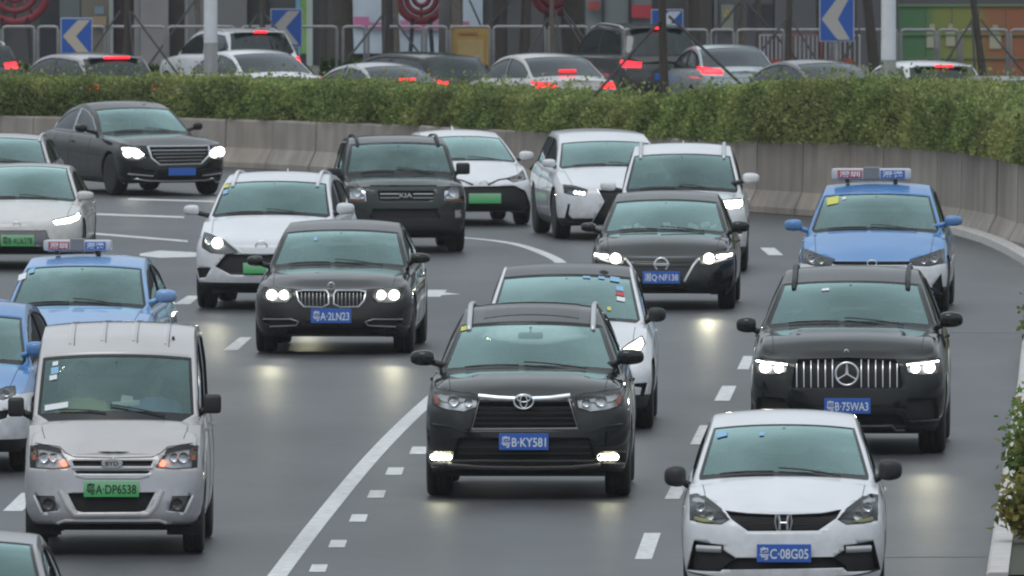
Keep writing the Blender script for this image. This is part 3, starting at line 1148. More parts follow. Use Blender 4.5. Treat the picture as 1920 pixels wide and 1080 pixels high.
    def sticker(s, px, py, w, h, m, inside=.03):
        k = F_PX / s.Yf
        q = s.hit(px, py)
        d = (s.Mi.to_3x3() @ ray(px, py)).normalized()
        p = q + d * inside
        # lies along the glass
        nr = s.bvh.find_nearest(q)[1]
        if nr.y > 0: nr = -nr
        tx = Vector((1, 0, 0)); tx = (tx - nr * tx.dot(nr)).normalized(); tz = tx.cross(nr).normalized()
        if tz.z < 0: tz = -tz
        p = q + nr * .004
        ww, hh = w / k / 2, h / k / 2 / max(.3, abs(nr.y))
        bm = bmesh.new()
        add_box(bm, (0, 0, 0), (1, 1, 1))
        for v in bm.verts: v.co = p + tx * (v.co.x * 2 * ww) + tz * (v.co.z * 2 * hh) - nr * ((v.co.y + .5) * .002)
        bmesh.ops.recalc_face_normals(bm, faces=bm.faces)
        return obj('sticker', bm, m, s.root)

def empty_child(name, loc, parent):
    o = bpy.data.objects.new(name, None)
    C.objects.link(o); o.location = loc; o.parent = parent
    o.empty_display_size = .1
    return o

_bu = None
def box_mesh_unit():
    global _bu
    if _bu is None:
        bm = bmesh.new(); bmesh.ops.create_cube(bm, size=1.0)
        _bu = bpy.data.meshes.new('block'); bm.to_mesh(_bu); bm.free()
        _bu.materials.append(mirror_m)
    return _bu
mirror_m = mat('mirror_silver', (0.7, 0.72, 0.73), 0.03, metal=1.0)

def lerp2(a, b, t): return (a[0] + (b[0] - a[0]) * t, a[1] + (b[1] - a[1]) * t)
# ------------------------------------------------------------ ground, markings, kerb
def asphalt_mat():
    m = mat('asphalt', (0.045, 0.047, 0.050), 0.42)
    n, l = m.node_tree.nodes, m.node_tree.links
    b = n['Principled BSDF']
    t = n.new('ShaderNodeTexCoord')
    def noise(scale, detail=5, stretch=None):
        x = n.new('ShaderNodeTexNoise'); x.inputs['Scale'].default_value = scale; x.inputs['Detail'].default_value = detail
        if stretch:
            mp = n.new('ShaderNodeMapping'); mp.inputs['Scale'].default_value = stretch
            l.new(t.outputs['Object'], mp.inputs[0]); l.new(mp.outputs[0], x.inputs['Vector'])
        else: l.new(t.outputs['Object'], x.inputs['Vector'])
        return x
    def rng_(src, a, c, fa=.3, fb=.7):
        r = n.new('ShaderNodeMapRange')
        r.inputs['From Min'].default_value = fa; r.inputs['From Max'].default_value = fb
        r.inputs['To Min'].default_value = a; r.inputs['To Max'].default_value = c
        l.new(src, r.inputs['Value']); return r.outputs[0]
    big = noise(.22, 4, (1.4, .35, 1))
    track = noise(1.0, 3, (1.1, .025, 1))
    mid = noise(2.2, 6, (1, .5, 1))
    grit = noise(38, 3)
    def mul(a, c):
        x = n.new('ShaderNodeMath'); x.operation = 'MULTIPLY'; l.new(a, x.inputs[0]); l.new(c, x.inputs[1]); return x.outputs[0]
    v = mul(mul(mul(rng_(big.outputs['Fac'], .84, 1.16), rng_(mid.outputs['Fac'], .90, 1.10)), rng_(track.outputs['Fac'], .84, 1.14)), rng_(grit.outputs['Fac'], .70, 1.32))
    h = n.new('ShaderNodeMix'); h.data_type = 'RGBA'; h.blend_type = 'MULTIPLY'; h.inputs[0].default_value = 1
    h.inputs[6].default_value = (0.053, 0.055, 0.061, 1)
    l.new(v, h.inputs[7]); l.new(h.outputs[2], b.inputs['Base Color'])
    l.new(rng_(big.outputs['Fac'], .46, .36), b.inputs['Roughness'])
    bp = n.new('ShaderNodeBump'); bp.inputs['Strength'].default_value = .55; bp.inputs['Distance'].default_value = .006
    l.new(grit.outputs['Fac'], bp.inputs['Height']); l.new(bp.outputs[0], b.inputs['Normal'])
    return m
asphalt = asphalt_mat()
white_line = mat('road_paint_white', (0.60, 0.61, 0.61), 0.6, noise=0.30, nscale=9)
concrete = mat('concrete', (0.26, 0.235, 0.21), 0.85, noise=0.16, nscale=3.0, bump=.15, bscale=40)
kerb_m = mat('kerb_stone', (0.50, 0.48, 0.46), 0.8, noise=0.14, nscale=4)
soil = mat('planting_soil', (0.05, 0.055, 0.035), 0.95, noise=0.3, nscale=6, bump=.4)
pave_m = mat('pavement', (0.16, 0.155, 0.15), 0.85, noise=0.15, nscale=3)

bm = bmesh.new()
bmesh.ops.create_grid(bm, x_segments=8, y_segments=8, size=700)
bmesh.ops.translate(bm, vec=(0, 500, 0), verts=bm.verts)
tag(obj('road', bm, asphalt), 'dark grey damp asphalt road under all the traffic', kind='structure')

def ribbon_px(name, centre, w_l, w_r, z, m, label=None, n_sub=6, smooth=True):
    """flat strip along photo points lying on the road; widths in metres to either side"""
    P = [ground(*p) for p in centre]
    if smooth and len(P) > 2:
        Q = []
        for i in range(len(P) - 1):
            p0, p1, p2, p3 = P[max(i - 1, 0)], P[i], P[i + 1], P[min(i + 2, len(P) - 1)]
            for k in range(n_sub):
                t = k / n_sub
                Q.append(.5 * ((2 * p1) + (p2 - p0) * t + (2 * p0 - 5 * p1 + 4 * p2 - p3) * t * t + (3 * p1 - p0 - 3 * p2 + p3) * t ** 3))
        Q.append(P[-1]); P = Q
    bm = bmesh.new()
    prev = None
    for i, p in enumerate(P):
        t = (P[min(i + 1, len(P) - 1)] - P[max(i - 1, 0)]).normalized()
        nr = Vector((t.y, -t.x, 0))
        a = bm.verts.new((p - nr * w_l).to_tuple()[:2] + (z,)); b = bm.verts.new((p + nr * w_r).to_tuple()[:2] + (z,))
        if prev: bm.faces.new((prev[0], prev[1], b, a))
        prev = (a, b)
    bmesh.ops.recalc_face_normals(bm, faces=bm.faces)
    if sum(f.normal.z for f in bm.faces) < 0: bmesh.ops.reverse_faces(bm, faces=bm.faces)
    o = obj(name, bm, m)
    tag(o, label, kind='structure')
    return o, P

def quad_px(name, pts, z=.004, m=None, label=None):
    bm = bmesh.new()
    f = bm.faces.new([bm.verts.new((ground(*p).x, ground(*p).y, z)) for p in pts])
    f.normal_update()
    if f.normal.z < 0: bmesh.ops.reverse_faces(bm, faces=bm.faces)
    o = obj(name, bm, m or white_line)
    return tag(o, label, kind='structure')

# the thick solid line that sweeps up from the bottom and bends away to the left
ribbon_px('solid_lane_line', [(505, 1100), (520, 1080), (600, 975), (700, 855), (790, 765), (880, 690), (975, 612), (1040, 545), (1057, 512), (1048, 490), (1000, 468), (950, 455), (880, 447), (800, 441)], .085, .085, .004, white_line, 'thick white solid line curving across the road')
for (x, y) in [(785, 845), (740, 884), (706, 927), (672, 972), (633, 1020), (597, 1066), (822, 806)]:
    quad_px('lane_dash', [(x - 18, y + 7), (x + 13, y + 7), (x + 18, y - 7), (x - 12, y - 7)])
for q in [[(1190, 1049), (1222, 1049), (1239, 1000), (1208, 1000)], [(1246, 936), (1274, 936), (1290, 905), (1262, 905)], [(1294, 834), (1318, 834), (1334, 798), (1312, 798)],
          [(1339, 752), (1368, 752), (1381, 724), (1354, 724)], [(1382, 693), (1404, 693), (1414, 668), (1394, 668)], [(1425, 465), (1452, 465), (1469, 479), (1441, 479)],
          [(418, 657), (446, 657), (472, 633), (450, 633)], [(326, 571), (356, 571), (376, 555), (352, 555)], [(5, 959), (42, 959), (75, 925), (40, 925)],
          [(240, 375), (430, 380), (430, 377.6), (240, 372.4)], [(150, 402.5), (345, 409.3), (345, 406), (150, 399.3)], [(155, 438.5), (352, 454.5), (352, 451), (155, 435)]]:
    quad_px('lane_dash', q)
# turn arrows
quad_px('road_arrow', [(262, 476), (262, 480), (300, 484), (372, 482), (372, 474), (300, 470)])
quad_px('road_arrow', [(798, 544), (798, 557), (826, 557), (828, 554), (864, 552), (834, 549), (838, 544)])

joint_m = mat('road_joint_seal', (.15, .152, .155), .5)
quad_px('road_joint', [(1640, 621), (1912, 623), (1912, 624.3), (1640, 622.3)], m=joint_m)
quad_px('road_joint', [(1560, 1044), (1848, 1043), (1848, 1044.6), (1560, 1045.6)], m=joint_m)
# kerb on the outer side of the bend: a real step
KC = [(1846, 1100), (1852, 1060), (1868, 960), (1886, 850), (1905, 740), (1914, 660), (1925, 600), (1938, 560), (1945, 530), (1932, 508), (1900, 485), (1860, 464), (1820, 449), (1780, 438), (1730, 428)]
kp = [ground(*p) for p in KC]
def smooth_path(P, n_sub=6):
    Q = []
    for i in range(len(P) - 1):
        p0, p1, p2, p3 = P[max(i - 1, 0)], P[i], P[i + 1], P[min(i + 2, len(P) - 1)]
        for k in range(n_sub):
            t = k / n_sub
            Q.append(.5 * ((2 * p1) + (p2 - p0) * t + (2 * p0 - 5 * p1 + 4 * p2 - p3) * t * t + (3 * p1 - p0 - 3 * p2 + p3) * t ** 3))
    Q.append(P[-1])
    return Q
def resample(P, step):
    out = [P[0].copy()]; acc = 0
    for a, b in zip(P, P[1:]):
        L = (b - a).length
        while acc + L >= step and L > 1e-9:
            a = a + (b - a) * ((step - acc) / L); L = (b - a).length; acc = 0
            out.append(a.copy())
        acc += L
    return out
K = resample(smooth_path(kp), 1.0)
kerb = tag(empty('kerb', (K[0].x, K[0].y, 0)), 'pale concrete kerb along the outer edge of the road', kind='structure')
def sweep_piece(a, b, na, nb_, prof, gap=.012):
    """extrude a cross-section (out, z) from a to b; na/nb_ point outward at either end"""
    bm = bmesh.new()
    d = (b - a).normalized() * gap / 2
    r = []
    for p, nn in ((a + d, na), (b - d, nb_)):
        r.append([bm.verts.new((p.x + nn.x * o_, p.y + nn.y * o_, z)) for o_, z in prof])
    k = len(prof)
    for i in range(k):
        bm.faces.new((r[0][i], r[0][(i + 1) % k], r[1][(i + 1) % k], r[1][i]))
    bm.faces.new(r[0][::-1]); bm.faces.new(r[1])
    bmesh.ops.recalc_face_normals(bm, faces=bm.faces)
    return bm
def normals(P, side):
    out = []
    for i in range(len(P)):
        t = (P[min(i + 1, len(P) - 1)] - P[max(i - 1, 0)]).normalized()
        out.append(Vector((t.y, -t.x, 0)) * side)
    return out
KN = normals(K, 1)
base_inv = Matrix.Translation(-kerb.location)
for i in range(len(K) - 1):
    bm = sweep_piece(K[i], K[i + 1], KN[i], KN[i + 1], [(0, 0), (0.015, .10), (.04, .12), (.20, .12), (.20, 0)])
    bmesh.ops.transform(bm, matrix=base_inv, verts=bm.verts)
    obj('kerb_stone', bm, kerb_m, kerb)
# verge beyond the kerb
bm = bmesh.new()
near = [p for p in K if p.y < 200]
pv = None
for i, p in enumerate(near):
    nn = KN[i]
    a = bm.verts.new((p.x + nn.x * .20, p.y, .10)); b = bm.verts.new((p.x + nn.x * .20 + 5, p.y, .16))
    if pv: bm.faces.new((pv[0], pv[1], b, a))
    pv = (a, b)
bmesh.ops.recalc_face_normals(bm, faces=bm.faces)
if sum(f.normal.z for f in bm.faces) < 0: bmesh.ops.reverse_faces(bm, faces=bm.faces)
tag(obj('planting_bed', bm, soil), 'soil bed beyond the pale kerb', kind='structure')

# ------------------------------------------------------------ concrete barrier of cast panels
BP = [ground(-320, 292), ground(-150, 296), ground(0, 301), ground(230, 306), ground(430, 314), ground(640, 326), ground(830, 342), ground(1000, 359), ground(1200, 378), ground(1400, 397), ground(1600, 411), ground(1780, 434), ground(1850, 448), ground(1920, 470)]
e = BP[-1]
BP += [e + Vector((1.4, -7, 0)), e + Vector((1.6, -16, 0))]
B = resample(smooth_path(BP, 8), 1.85)
BN = normals(B, -1)            # away from the road
if BN[len(B) // 2].y < 0: BN = [-n_ for n_ in BN]
barrier = tag(empty('concrete_barrier', (B[0].x, B[0].y, 0)), 'long curved concrete barrier of upright cast panels under the clipped hedge', 'barrier')
hf = interp([(-12, .80), (-5, .87), (0, 1.0), (3.8, 1.15), (5.6, 1.24), (7.5, 1.33), (12, 1.36)])
bi = Matrix.Translation(-barrier.location)
conc = [mat('barrier_concrete_%s' % nm, c, 0.85, noise=0.14, nscale=1.6, bump=.12, bscale=30) for nm, c in (('warm', (0.345, 0.30, 0.258)), ('grey', (0.33, 0.297, 0.264)), ('pale', (0.38, 0.338, 0.30)), ('dark', (0.30, 0.262, 0.228)))]
def stain(m):
    n, l = m.node_tree.nodes, m.node_tree.links
    b = n['Principled BSDF']
    t = n.new('ShaderNodeTexCoord')
    mp = n.new('ShaderNodeMapping'); mp.inputs['Scale'].default_value = (2.2, 2.2, .25)
    x = n.new('ShaderNodeTexNoise'); x.inputs['Scale'].default_value = 1.6; x.inputs['Detail'].default_value = 6
    l.new(t.outputs['Object'], mp.inputs[0]); l.new(mp.outputs[0], x.inputs['Vector'])
    r = n.new('ShaderNodeMapRange'); r.inputs['From Min'].default_value = .35; r.inputs['From Max'].default_value = .7
    r.inputs['To Min'].default_value = .80; r.inputs['To Max'].default_value = 1.08
    l.new(x.outputs['Fac'], r.inputs['Value'])
    src = b.inputs['Base Color'].links[0].from_socket
    h = n.new('ShaderNodeMix'); h.data_type = 'RGBA'; h.blend_type = 'MULTIPLY'; h.inputs[0].default_value = 1
    l.new(src, h.inputs[6]); l.new(r.outputs[0], h.inputs[7]); l.new(h.outputs[2], b.inputs['Base Color'])
for m in conc: stain(m)
for i in range(len(B) - 1):
    h = hf(B[i].x) + random.uniform(-.006, .006)
    j = random.uniform(-.012, .012)
    bm = sweep_piece(B[i], B[i + 1], BN[i], BN[i + 1], [(j, 0), (j, .10), (j + .13, .36), (j + .15, h - .03), (j + .17, h), (j + .40, h), (j + .47, 0)], gap=.03)
    bmesh.ops.transform(bm, matrix=bi, verts=bm.verts)
    obj('barrier_panel', bm, random.choice(conc), barrier)
# washed-in dirt along the foot of the barrier
bm = bmesh.new(); pv = None
for k_, (p, nn) in enumerate(zip(B, BN)):
    w_ = .16 + .10 * math.sin(k_ * 1.7) + .05 * math.sin(k_ * 4.1)
    q = [bm.verts.new((p.x - nn.x * w_, p.y - nn.y * w_, .004)), bm.verts.new((p.x + nn.x * .05, p.y + nn.y * .05, .005))]
    if pv: bm.faces.new((pv[0], pv[1], q[1], q[0]))
    pv = q
bmesh.ops.recalc_face_normals(bm, faces=bm.faces)
tag(obj('gutter_dirt', bm, mat('gutter_dirt', (.045, .038, .030), .95, noise=.4, nscale=8)), 'dark dirt washed along the foot of the barrier', kind='structure')
# dark backing in the joints
bm = bmesh.new(); pv = None
for p, nn in zip(B, BN):
    h = hf(p.x) - .05
    q = [bm.verts.new(Vector((p.x + nn.x * o_, p.y + nn.y * o_, z)) - barrier.location) for o_, z in ((.17, .0), (.21, h), (.38, h), (.42, 0))]
    if pv:
        for k in range(3): bm.faces.new((pv[k], pv[k + 1], q[k + 1], q[k]))
    pv = q
bmesh.ops.recalc_face_normals(bm, faces=bm.faces)
obj('joint_filler', bm, mat('barrier_joint', (0.07, 0.065, 0.06), 0.9), barrier)

# ------------------------------------------------------------ foliage
def leaf_mat(name, c1, c2, c3):
    m = bpy.data.materials.new(name); m.use_nodes = True
    n, l = m.node_tree.nodes, m.node_tree.links
    b = n['Principled BSDF']
    t = n.new('ShaderNodeTexCoord')
    g = n.new('ShaderNodeNewGeometry')
    r = n.new('ShaderNodeValToRGB')
    e = r.color_ramp.elements
    e[0].position, e[0].color = 0, (*c1, 1)
    e[1].position, e[1].color = 1, (*c3, 1)
    k = e.new(.55); k.color = (*c2, 1)
    l.new(g.outputs['Random Per Island'], r.inputs[0])
    x = n.new('ShaderNodeTexNoise'); x.inputs['Scale'].default_value = .9; x.inputs['Detail'].default_value = 4
    l.new(t.outputs['Object'], x.inputs['Vector'])
    mr_ = n.new('ShaderNodeMapRange'); mr_.inputs['From Min'].default_value = .35; mr_.inputs['From Max'].default_value = .65
    mr_.inputs['To Min'].default_value = .62; mr_.inputs['To Max'].default_value = 1.3
    l.new(x.outputs['Fac'], mr_.inputs['Value'])
    h = n.new('ShaderNodeMix'); h.data_type = 'RGBA'; h.blend_type = 'MULTIPLY'; h.inputs[0].default_value = 1
    x3 = n.new('ShaderNodeTexNoise'); x3.inputs['Scale'].default_value = .45; x3.inputs['Detail'].default_value = 6
    l.new(t.outputs['Object'], x3.inputs['Vector'])
    r3 = n.new('ShaderNodeMapRange'); r3.inputs['From Min'].default_value = .46; r3.inputs['From Max'].default_value = .66; r3.inputs['To Max'].default_value = .30
    l.new(x3.outputs['Fac'], r3.inputs['Value'])
    h3 = n.new('ShaderNodeMix'); h3.data_type = 'RGBA'; l.new(r3.outputs[0], h3.inputs[0]); l.new(r.outputs[0], h3.inputs[6]); h3.inputs[7].default_value = (c3[0] * .9, c3[1] * .72, c3[2] * .9, 1)
    l.new(h3.outputs[2], h.inputs[6]); l.new(mr_.outputs[0], h.inputs[7])
    l.new(h.outputs[2], b.inputs['Base Color'])
    b.inputs['Roughness'].default_value = .6
    b.inputs['Specular IOR Level'].default_value = .25
    tr = n.new('ShaderNodeBsdfTranslucent'); l.new(h.outputs[2], tr.inputs[0])
    ms = n.new('ShaderNodeMixShader'); ms.inputs[0].default_value = .42
    l.new(b.outputs[0], ms.inputs[1]); l.new(tr.outputs[0], ms.inputs[2]); l.new(ms.outputs[0], n['Material Output'].inputs['Surface'])
    return m
leaf_hedge = leaf_mat('hedge_leaves', (0.10, 0.17, 0.048), (0.235, 0.33, 0.10), (0.45, 0.45, 0.17))
leaf_shrub = leaf_mat('shrub_leaves', (0.10, 0.19, 0.05), (0.20, 0.31, 0.08), (0.40, 0.38, 0.10))
leaf_tree = leaf_mat('tree_leaves', (0.03, 0.06, 0.02), (0.05, 0.09, 0.03), (0.10, 0.14, 0.04))

def leaves_mesh(name, pos, size, m, up=0.3, outw=None):
    """diamond leaves (two triangles each, folded a little) at the points pos"""
    n = len(pos)
    d = rng.normal(size=(n, 3)); d[:, 2] = d[:, 2] * .7 + up
    if outw is not None: d += outw
    d /= np.linalg.norm(d, axis=1, keepdims=True)
    a = np.cross(d, rng.normal(size=(n, 3))); a /= np.linalg.norm(a, axis=1, keepdims=True)
    s = (size * rng.uniform(.6, 1.35, n))[:, None]
    V = np.empty((n, 4, 3))
    V[:, 0] = pos - d * s * .5
    V[:, 1] = pos + a * s * .30
    V[:, 2] = pos + d * s * .5
    V[:, 3] = pos - a * s * .30
    nb_ = np.cross(d, a)
    V[:, 1] += nb_ * s * .10; V[:, 3] += nb_ * s * .10
    me = bpy.data.meshes.new(name)
    me.vertices.add(n * 4); me.vertices.foreach_set('co', V.ravel())
    idx = np.arange(n)[:, None] * 4
    tri = np.concatenate([idx + [0, 1, 2], idx + [0, 2, 3]], 1).reshape(-1)
    me.loops.add(n * 6); me.loops.foreach_set('vertex_index', tri)
    me.polygons.add(n * 2); me.polygons.foreach_set('loop_start', np.arange(n * 2) * 3); me.polygons.foreach_set('loop_total', np.full(n * 2, 3))
    me.update(); me.validate()
    me.materials.append(m)
    return me

# hedge: clumpy growth on the strip behind the barrier
top_f = interp([(-13, 1.50), (-9.4, 1.55), (-5, 1.58), (-2, 1.60), (.5, 1.62), (2.0, 1.72), (3.2, 2.0), (4.2, 2.16), (5.2, 2.20), (6.2, 2.12), (7.6, 1.95), (11, 1.9)])
front_f = interp([(-13, -.02), (-5, -.02), (1, -.06), (3.5, -.16), (6, -.20), (8, -.22)])
depth = 2.6
hpts, hout = [], []
bx = np.array([[p.x, p.y] for p in B]); bnx = np.array([[p.x, p.y] for p in BN])
seglen = 1.85
NH = 165000
# weight samples towards the skin of the hedge that faces the road and the sky
def hedge_point(u, side, n):
    i = np.clip(u.astype(int), 0, len(bx) - 2); f = (u - i)[:, None]
    base = bx[i] * (1 - f) + bx[i + 1] * f
    nn = bnx[i] * (1 - f) + bnx[i + 1] * f
    return base, nn
u = rng.uniform(0, len(bx) - 1.001, NH)
base, nn = hedge_point(u, 0, NH)
def wob(x, y, s, seed):
    return (np.sin(x * s + seed) * np.cos(y * s * 1.3 + seed * 2) + .6 * np.sin(x * s * 2.3 + seed * 3.1) * np.sin(y * s * 1.9 + 1.7) + .35 * np.sin(x * s * 5.1 + y * s * 4.3 + seed)) / 1.95
kind = rng.random(NH)
X0, Y0 = base[:, 0], base[:, 1]
topz = np.array([top_f(x) for x in X0])
hz = np.array([hf(x) for x in X0])
fr = np.array([front_f(x) for x in X0])
low = hz + np.where(X0 > 2, -.02 - .01 * np.clip(X0 - 2, 0, 5), .0)
v = rng.random(NH)
dd = rng.random(NH)
inn = rng.random(NH) ** 2
Z = np.where(kind < .58, low + (topz - low) * v, topz - .03)
D = np.where(kind < .58, fr + .18 + .22 * v ** 2, fr + .25 + (depth - .2) * dd)
lump = wob(u * seglen, Z * 2.0, 1.6, 1.3) * .13 + wob(u * seglen, Z * 2, 4.3, 4.0) * .08 + wob(u * seglen, Z, .55, 7.0) * .12
lump2 = wob(u * seglen, D, 1.3, 2.2) * .06 + wob(u * seglen, D, 3.9, 5.0) * .06 + wob(u * seglen, D, .5, 3.0) * .05
D = D + np.where(kind < .58, -lump + inn * .32, 0)
Z = Z + np.where(kind < .58, 0, lump2 - inn * .22)
# round the front top edge
edge = (kind < .58) & (v > .8)
D = D + np.where(edge, (v - .8) ** 2 * 5.0, 0)
# scattered sprigs
sp_ = rng.random(NH) < .10
Z = Z + np.where(sp_ & (kind >= .58), rng.random(NH) ** 2 * .30, 0)
pos = np.stack([X0 + nn[:, 0] * D, Y0 + nn[:, 1] * D, Z], 1)
ow = np.where((kind < .58)[:, None], np.stack([-nn[:, 0], -nn[:, 1], np.full(NH, .3)], 1) * .8, np.array([[0, 0, .8]]))
hedge = tag(empty('hedge', (B[0].x + .8, B[0].y + 1, .0)), 'long clipped green hedge growing on top of the strip behind the concrete barrier', 'hedge')
pos -= np.array(hedge.location)
o = obj('foliage', leaves_mesh('foliage', pos, .072, leaf_hedge, .3, ow), leaf_hedge, hedge)
o['kind'] = 'stuff'
# soil bank and dark inner growth that carries the leaves
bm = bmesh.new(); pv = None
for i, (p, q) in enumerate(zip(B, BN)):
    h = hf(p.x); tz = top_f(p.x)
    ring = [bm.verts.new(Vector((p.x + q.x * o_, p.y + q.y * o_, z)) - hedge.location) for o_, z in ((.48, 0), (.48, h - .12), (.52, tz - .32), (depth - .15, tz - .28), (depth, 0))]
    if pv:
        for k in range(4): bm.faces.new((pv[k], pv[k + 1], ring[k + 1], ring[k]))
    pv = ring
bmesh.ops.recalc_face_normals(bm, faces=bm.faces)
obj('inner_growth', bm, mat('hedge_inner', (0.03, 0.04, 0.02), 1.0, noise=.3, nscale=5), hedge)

# shrub leaning over the kerb, bottom right
def shrub(cx, cy, Y, r, h, n, label, lm=None):
    c = at(cx, cy, Y)
    t = tag(empty('shrub', (c.x, c.y, .12)), label, 'shrub')
    P = []
    bm = bmesh.new()
    for k in range(26):
        a = random.uniform(0, 2 * math.pi); rr_ = random.uniform(.3, 1) * r
        e_ = Vector((math.cos(a) * rr_, math.sin(a) * rr_, random.uniform(.35, 1) * h))
        mid = Vector((e_.x * .4, e_.y * .4, e_.z * .6))
        add_tube(bm, [Vector((0, 0, 0)), mid, e_], [.012, .008, .004], None, 5)
        for q in range(n // 26):
            f = random.uniform(.25, 1.05)
            b = mid.lerp(e_, max(0, f * 1.6 - .6)) if f > .4 else mid * (f / .4)
            P.append(tuple(b + Vector((random.gauss(0, .075), random.gauss(0, .075), random.gauss(0, .06)))))
    obj('stem', bm, mat('shrub_twigs', (0.09, 0.07, 0.05), .9), t)
    o = obj('foliage', leaves_mesh('foliage', np.array(P), .085, lm or leaf_shrub, .4), lm or leaf_shrub, t)
    o['kind'] = 'stuff'
leaf_yel = leaf_mat('shrub_leaves_yellowing', (0.10, 0.14, 0.04), (0.30, 0.28, 0.07), (0.46, 0.36, 0.11))
shrub(1938, 935, 134, .33, .86, 1900, 'leafy green shrub on the soil bed leaning over the kerb')
shrub(1936, 1048, 127, .29, .60, 1900, 'yellowing shrub at the bottom corner of the picture beside the kerb', leaf_yel)
shrub(1955, 820, 142, .30, .80, 1400, 'small green bush behind the leafy shrub on the soil bed')
shrub(1952, 600, 172, .22, .8, 500, 'thin sprig of leaves beside the far stretch of kerb')

# ------------------------------------------------------------ light poles standing in the hedge
pole_w = mat('pole_white', (0.72, 0.74, 0.78), 0.4, noise=.06, nscale=6)
pole_g = mat('pole_grey_paint', (0.20, 0.205, 0.215), 0.5, noise=.06, nscale=6)
def pole(px, wpx, ysplit, Y, label):
    c = at(px, 100, Y); r = wpx / F_PX * Y / 2
    zs_ = at(px, ysplit, Y).z
    t = tag(empty('light_pole', (c.x, Y, 0)), label, 'light pole')
    bm = bmesh.new(); add_lathe(bm, [(0, r * 1.02), (zs_, r)], 'z', 24); obj('painted_base', bm, pole_g, t, smooth=.6)
    bm = bmesh.new(); add_lathe(bm, [(zs_ + .001, r), (3.5, r * .96), (9, r * .55)], 'z', 24); bmesh.ops.recalc_face_normals(bm, faces=bm.faces); obj('pole', bm, pole_w, t, smooth=.6)
    bm = bmesh.new(); add_tube(bm, [Vector((0, 0, 8.9)), Vector((0, -.8, 9.5)), Vector((0, -2.2, 9.7))], r * .5, None, 8); add_box(bm, (0, -2.4, 9.68), (.3, .8, .1), .03)
    obj('lamp_arm', bm, pole_w, t, smooth=.6)
pole(395, 26, 80, 266.5, 'white light pole with grey base in front of the white sedan')
pole(1666, 28.5, 112, 235, 'white light pole with grey base beside the green and orange hoarding')
# ------------------------------------------------------------ far side: pavement, building, fence, trees
YB = 350.0
bm = bmesh.new()
add_box(bm, (0, 340, .07), (120, 46, .14))
tag(obj('pavement', bm, pave_m), 'grey paved walk behind the railing', kind='structure')

bld = tag(empty('shop_building', (0, YB, 0)), 'long grey shop building with dark openings behind the trees', 'building')
def bpart(name, x0, x1, y0, y1, col, dep=.12, rough=.7, proud=0.0, parent=None, metal=0, m=None):
    """a block of the facade between photo columns x0..x1 and rows y0..y1 (y0 may rise out of frame)"""
    a = at(x0, y1, YB); b = at(x1, y0, YB)
    z0, z1 = a.z, b.z
    key = 'facade_%02d_%02d_%02d' % tuple(int(c * 99) for c in col)
    mm = m or mat(key, col, rough, metal=metal, noise=.12, nscale=1.5)
    o = box_obj(name, ((a.x + b.x) / 2, -proud + dep / 2, (z0 + z1) / 2), (b.x - a.x, dep, z1 - z0), mm, parent or bld)
    return o
# main mass rising above the frame
UP = -770
DN = 155
bm = bmesh.new()
add_box(bm, (0, 5.2, 7), (90, 10, 14))
obj('wall', bm, mat('shop_wall', (0.085, 0.085, 0.088), .85, noise=.15, nscale=.8), bld)
g1, g2, g3 = (0.20, 0.20, 0.215), (0.12, 0.12, 0.13), (0.028, 0.026, 0.028)
glass_b = mat('shop_glass_dark', (0.02, 0.024, 0.027), .12)
for x0, x1, y0, c, nm, pr in [
    (-60, 2, UP, (0.05, .055, .06), 'panel', .1), (75, 112, UP, (0.022, .024, .03), 'opening', .05), (112, 150, -60, (.12, .14, .145), 'shop_window', .1), (152, 205, -60, (.16, .15, .12), 'shop_window', .1),
    (205, 212, UP, (.28, .32, .31), 'door_frame', .2), (214, 252, -60, (.03, .015, .02), 'opening', .05), (252, 262, UP, (.26, .26, .27), 'column', .3), (264, 316, UP, (.25, .245, .25), 'column', .5),
    (318, 347, -100, (.05, .045, .045), 'opening', .05), (347, 352, UP, (.3, .33, .33), 'door_frame', .2), (353, 383, UP, (.17, .17, .175), 'column', .3), (405, 463, UP, (.15, .155, .16), 'column', .4),
    (465, 500, UP, (.04, .04, .04), 'opening', .05), (555, 563, UP, (.14, .36, .52), 'pilaster', .3), (563, 575, UP, (.22, .42, .10), 'banner', .25), (575, 586, UP, (.40, .46, .44), 'pilaster', .3),
    (648, 722, -60, (.46, .54, .62), 'shop_window', .15), (742, 830, -60, (.42, .50, .58), 'shop_window', .15), (868, 905, -60, (.42, .50, .58), 'shop_window', .15),
    (1098, 1128, -60, (.17, .20, .21), 'shop_window', .1), (1133, 1178, -60, (.17, .19, .20), 'shop_window', .1), (1184, 1222, -60, (.17, .18, .19), 'shop_window', .1), (1128, 1133, UP, (.03, .03, .035), 'mullion', .2), (1178, 1184, UP, (.03, .03, .035), 'mullion', .2),
    (1285, 1335, UP, (.055, .050, .046), 'column', .3), (1338, 1346, UP, (.15, .16, .18), 'drainpipe', .2), (1347, 1450, UP, (.085, .085, .095), 'shutter', .2), (1452, 1530, UP, (.095, .097, .105), 'shutter', .25), (1606, 1660, UP, (.09, .09, .10), 'panel', .2)]:
    y1 = 100 if nm in ('shop_window', 'banner') else DN
    bpart(nm, x0, x1, y0, y1, c, .12, proud=pr)
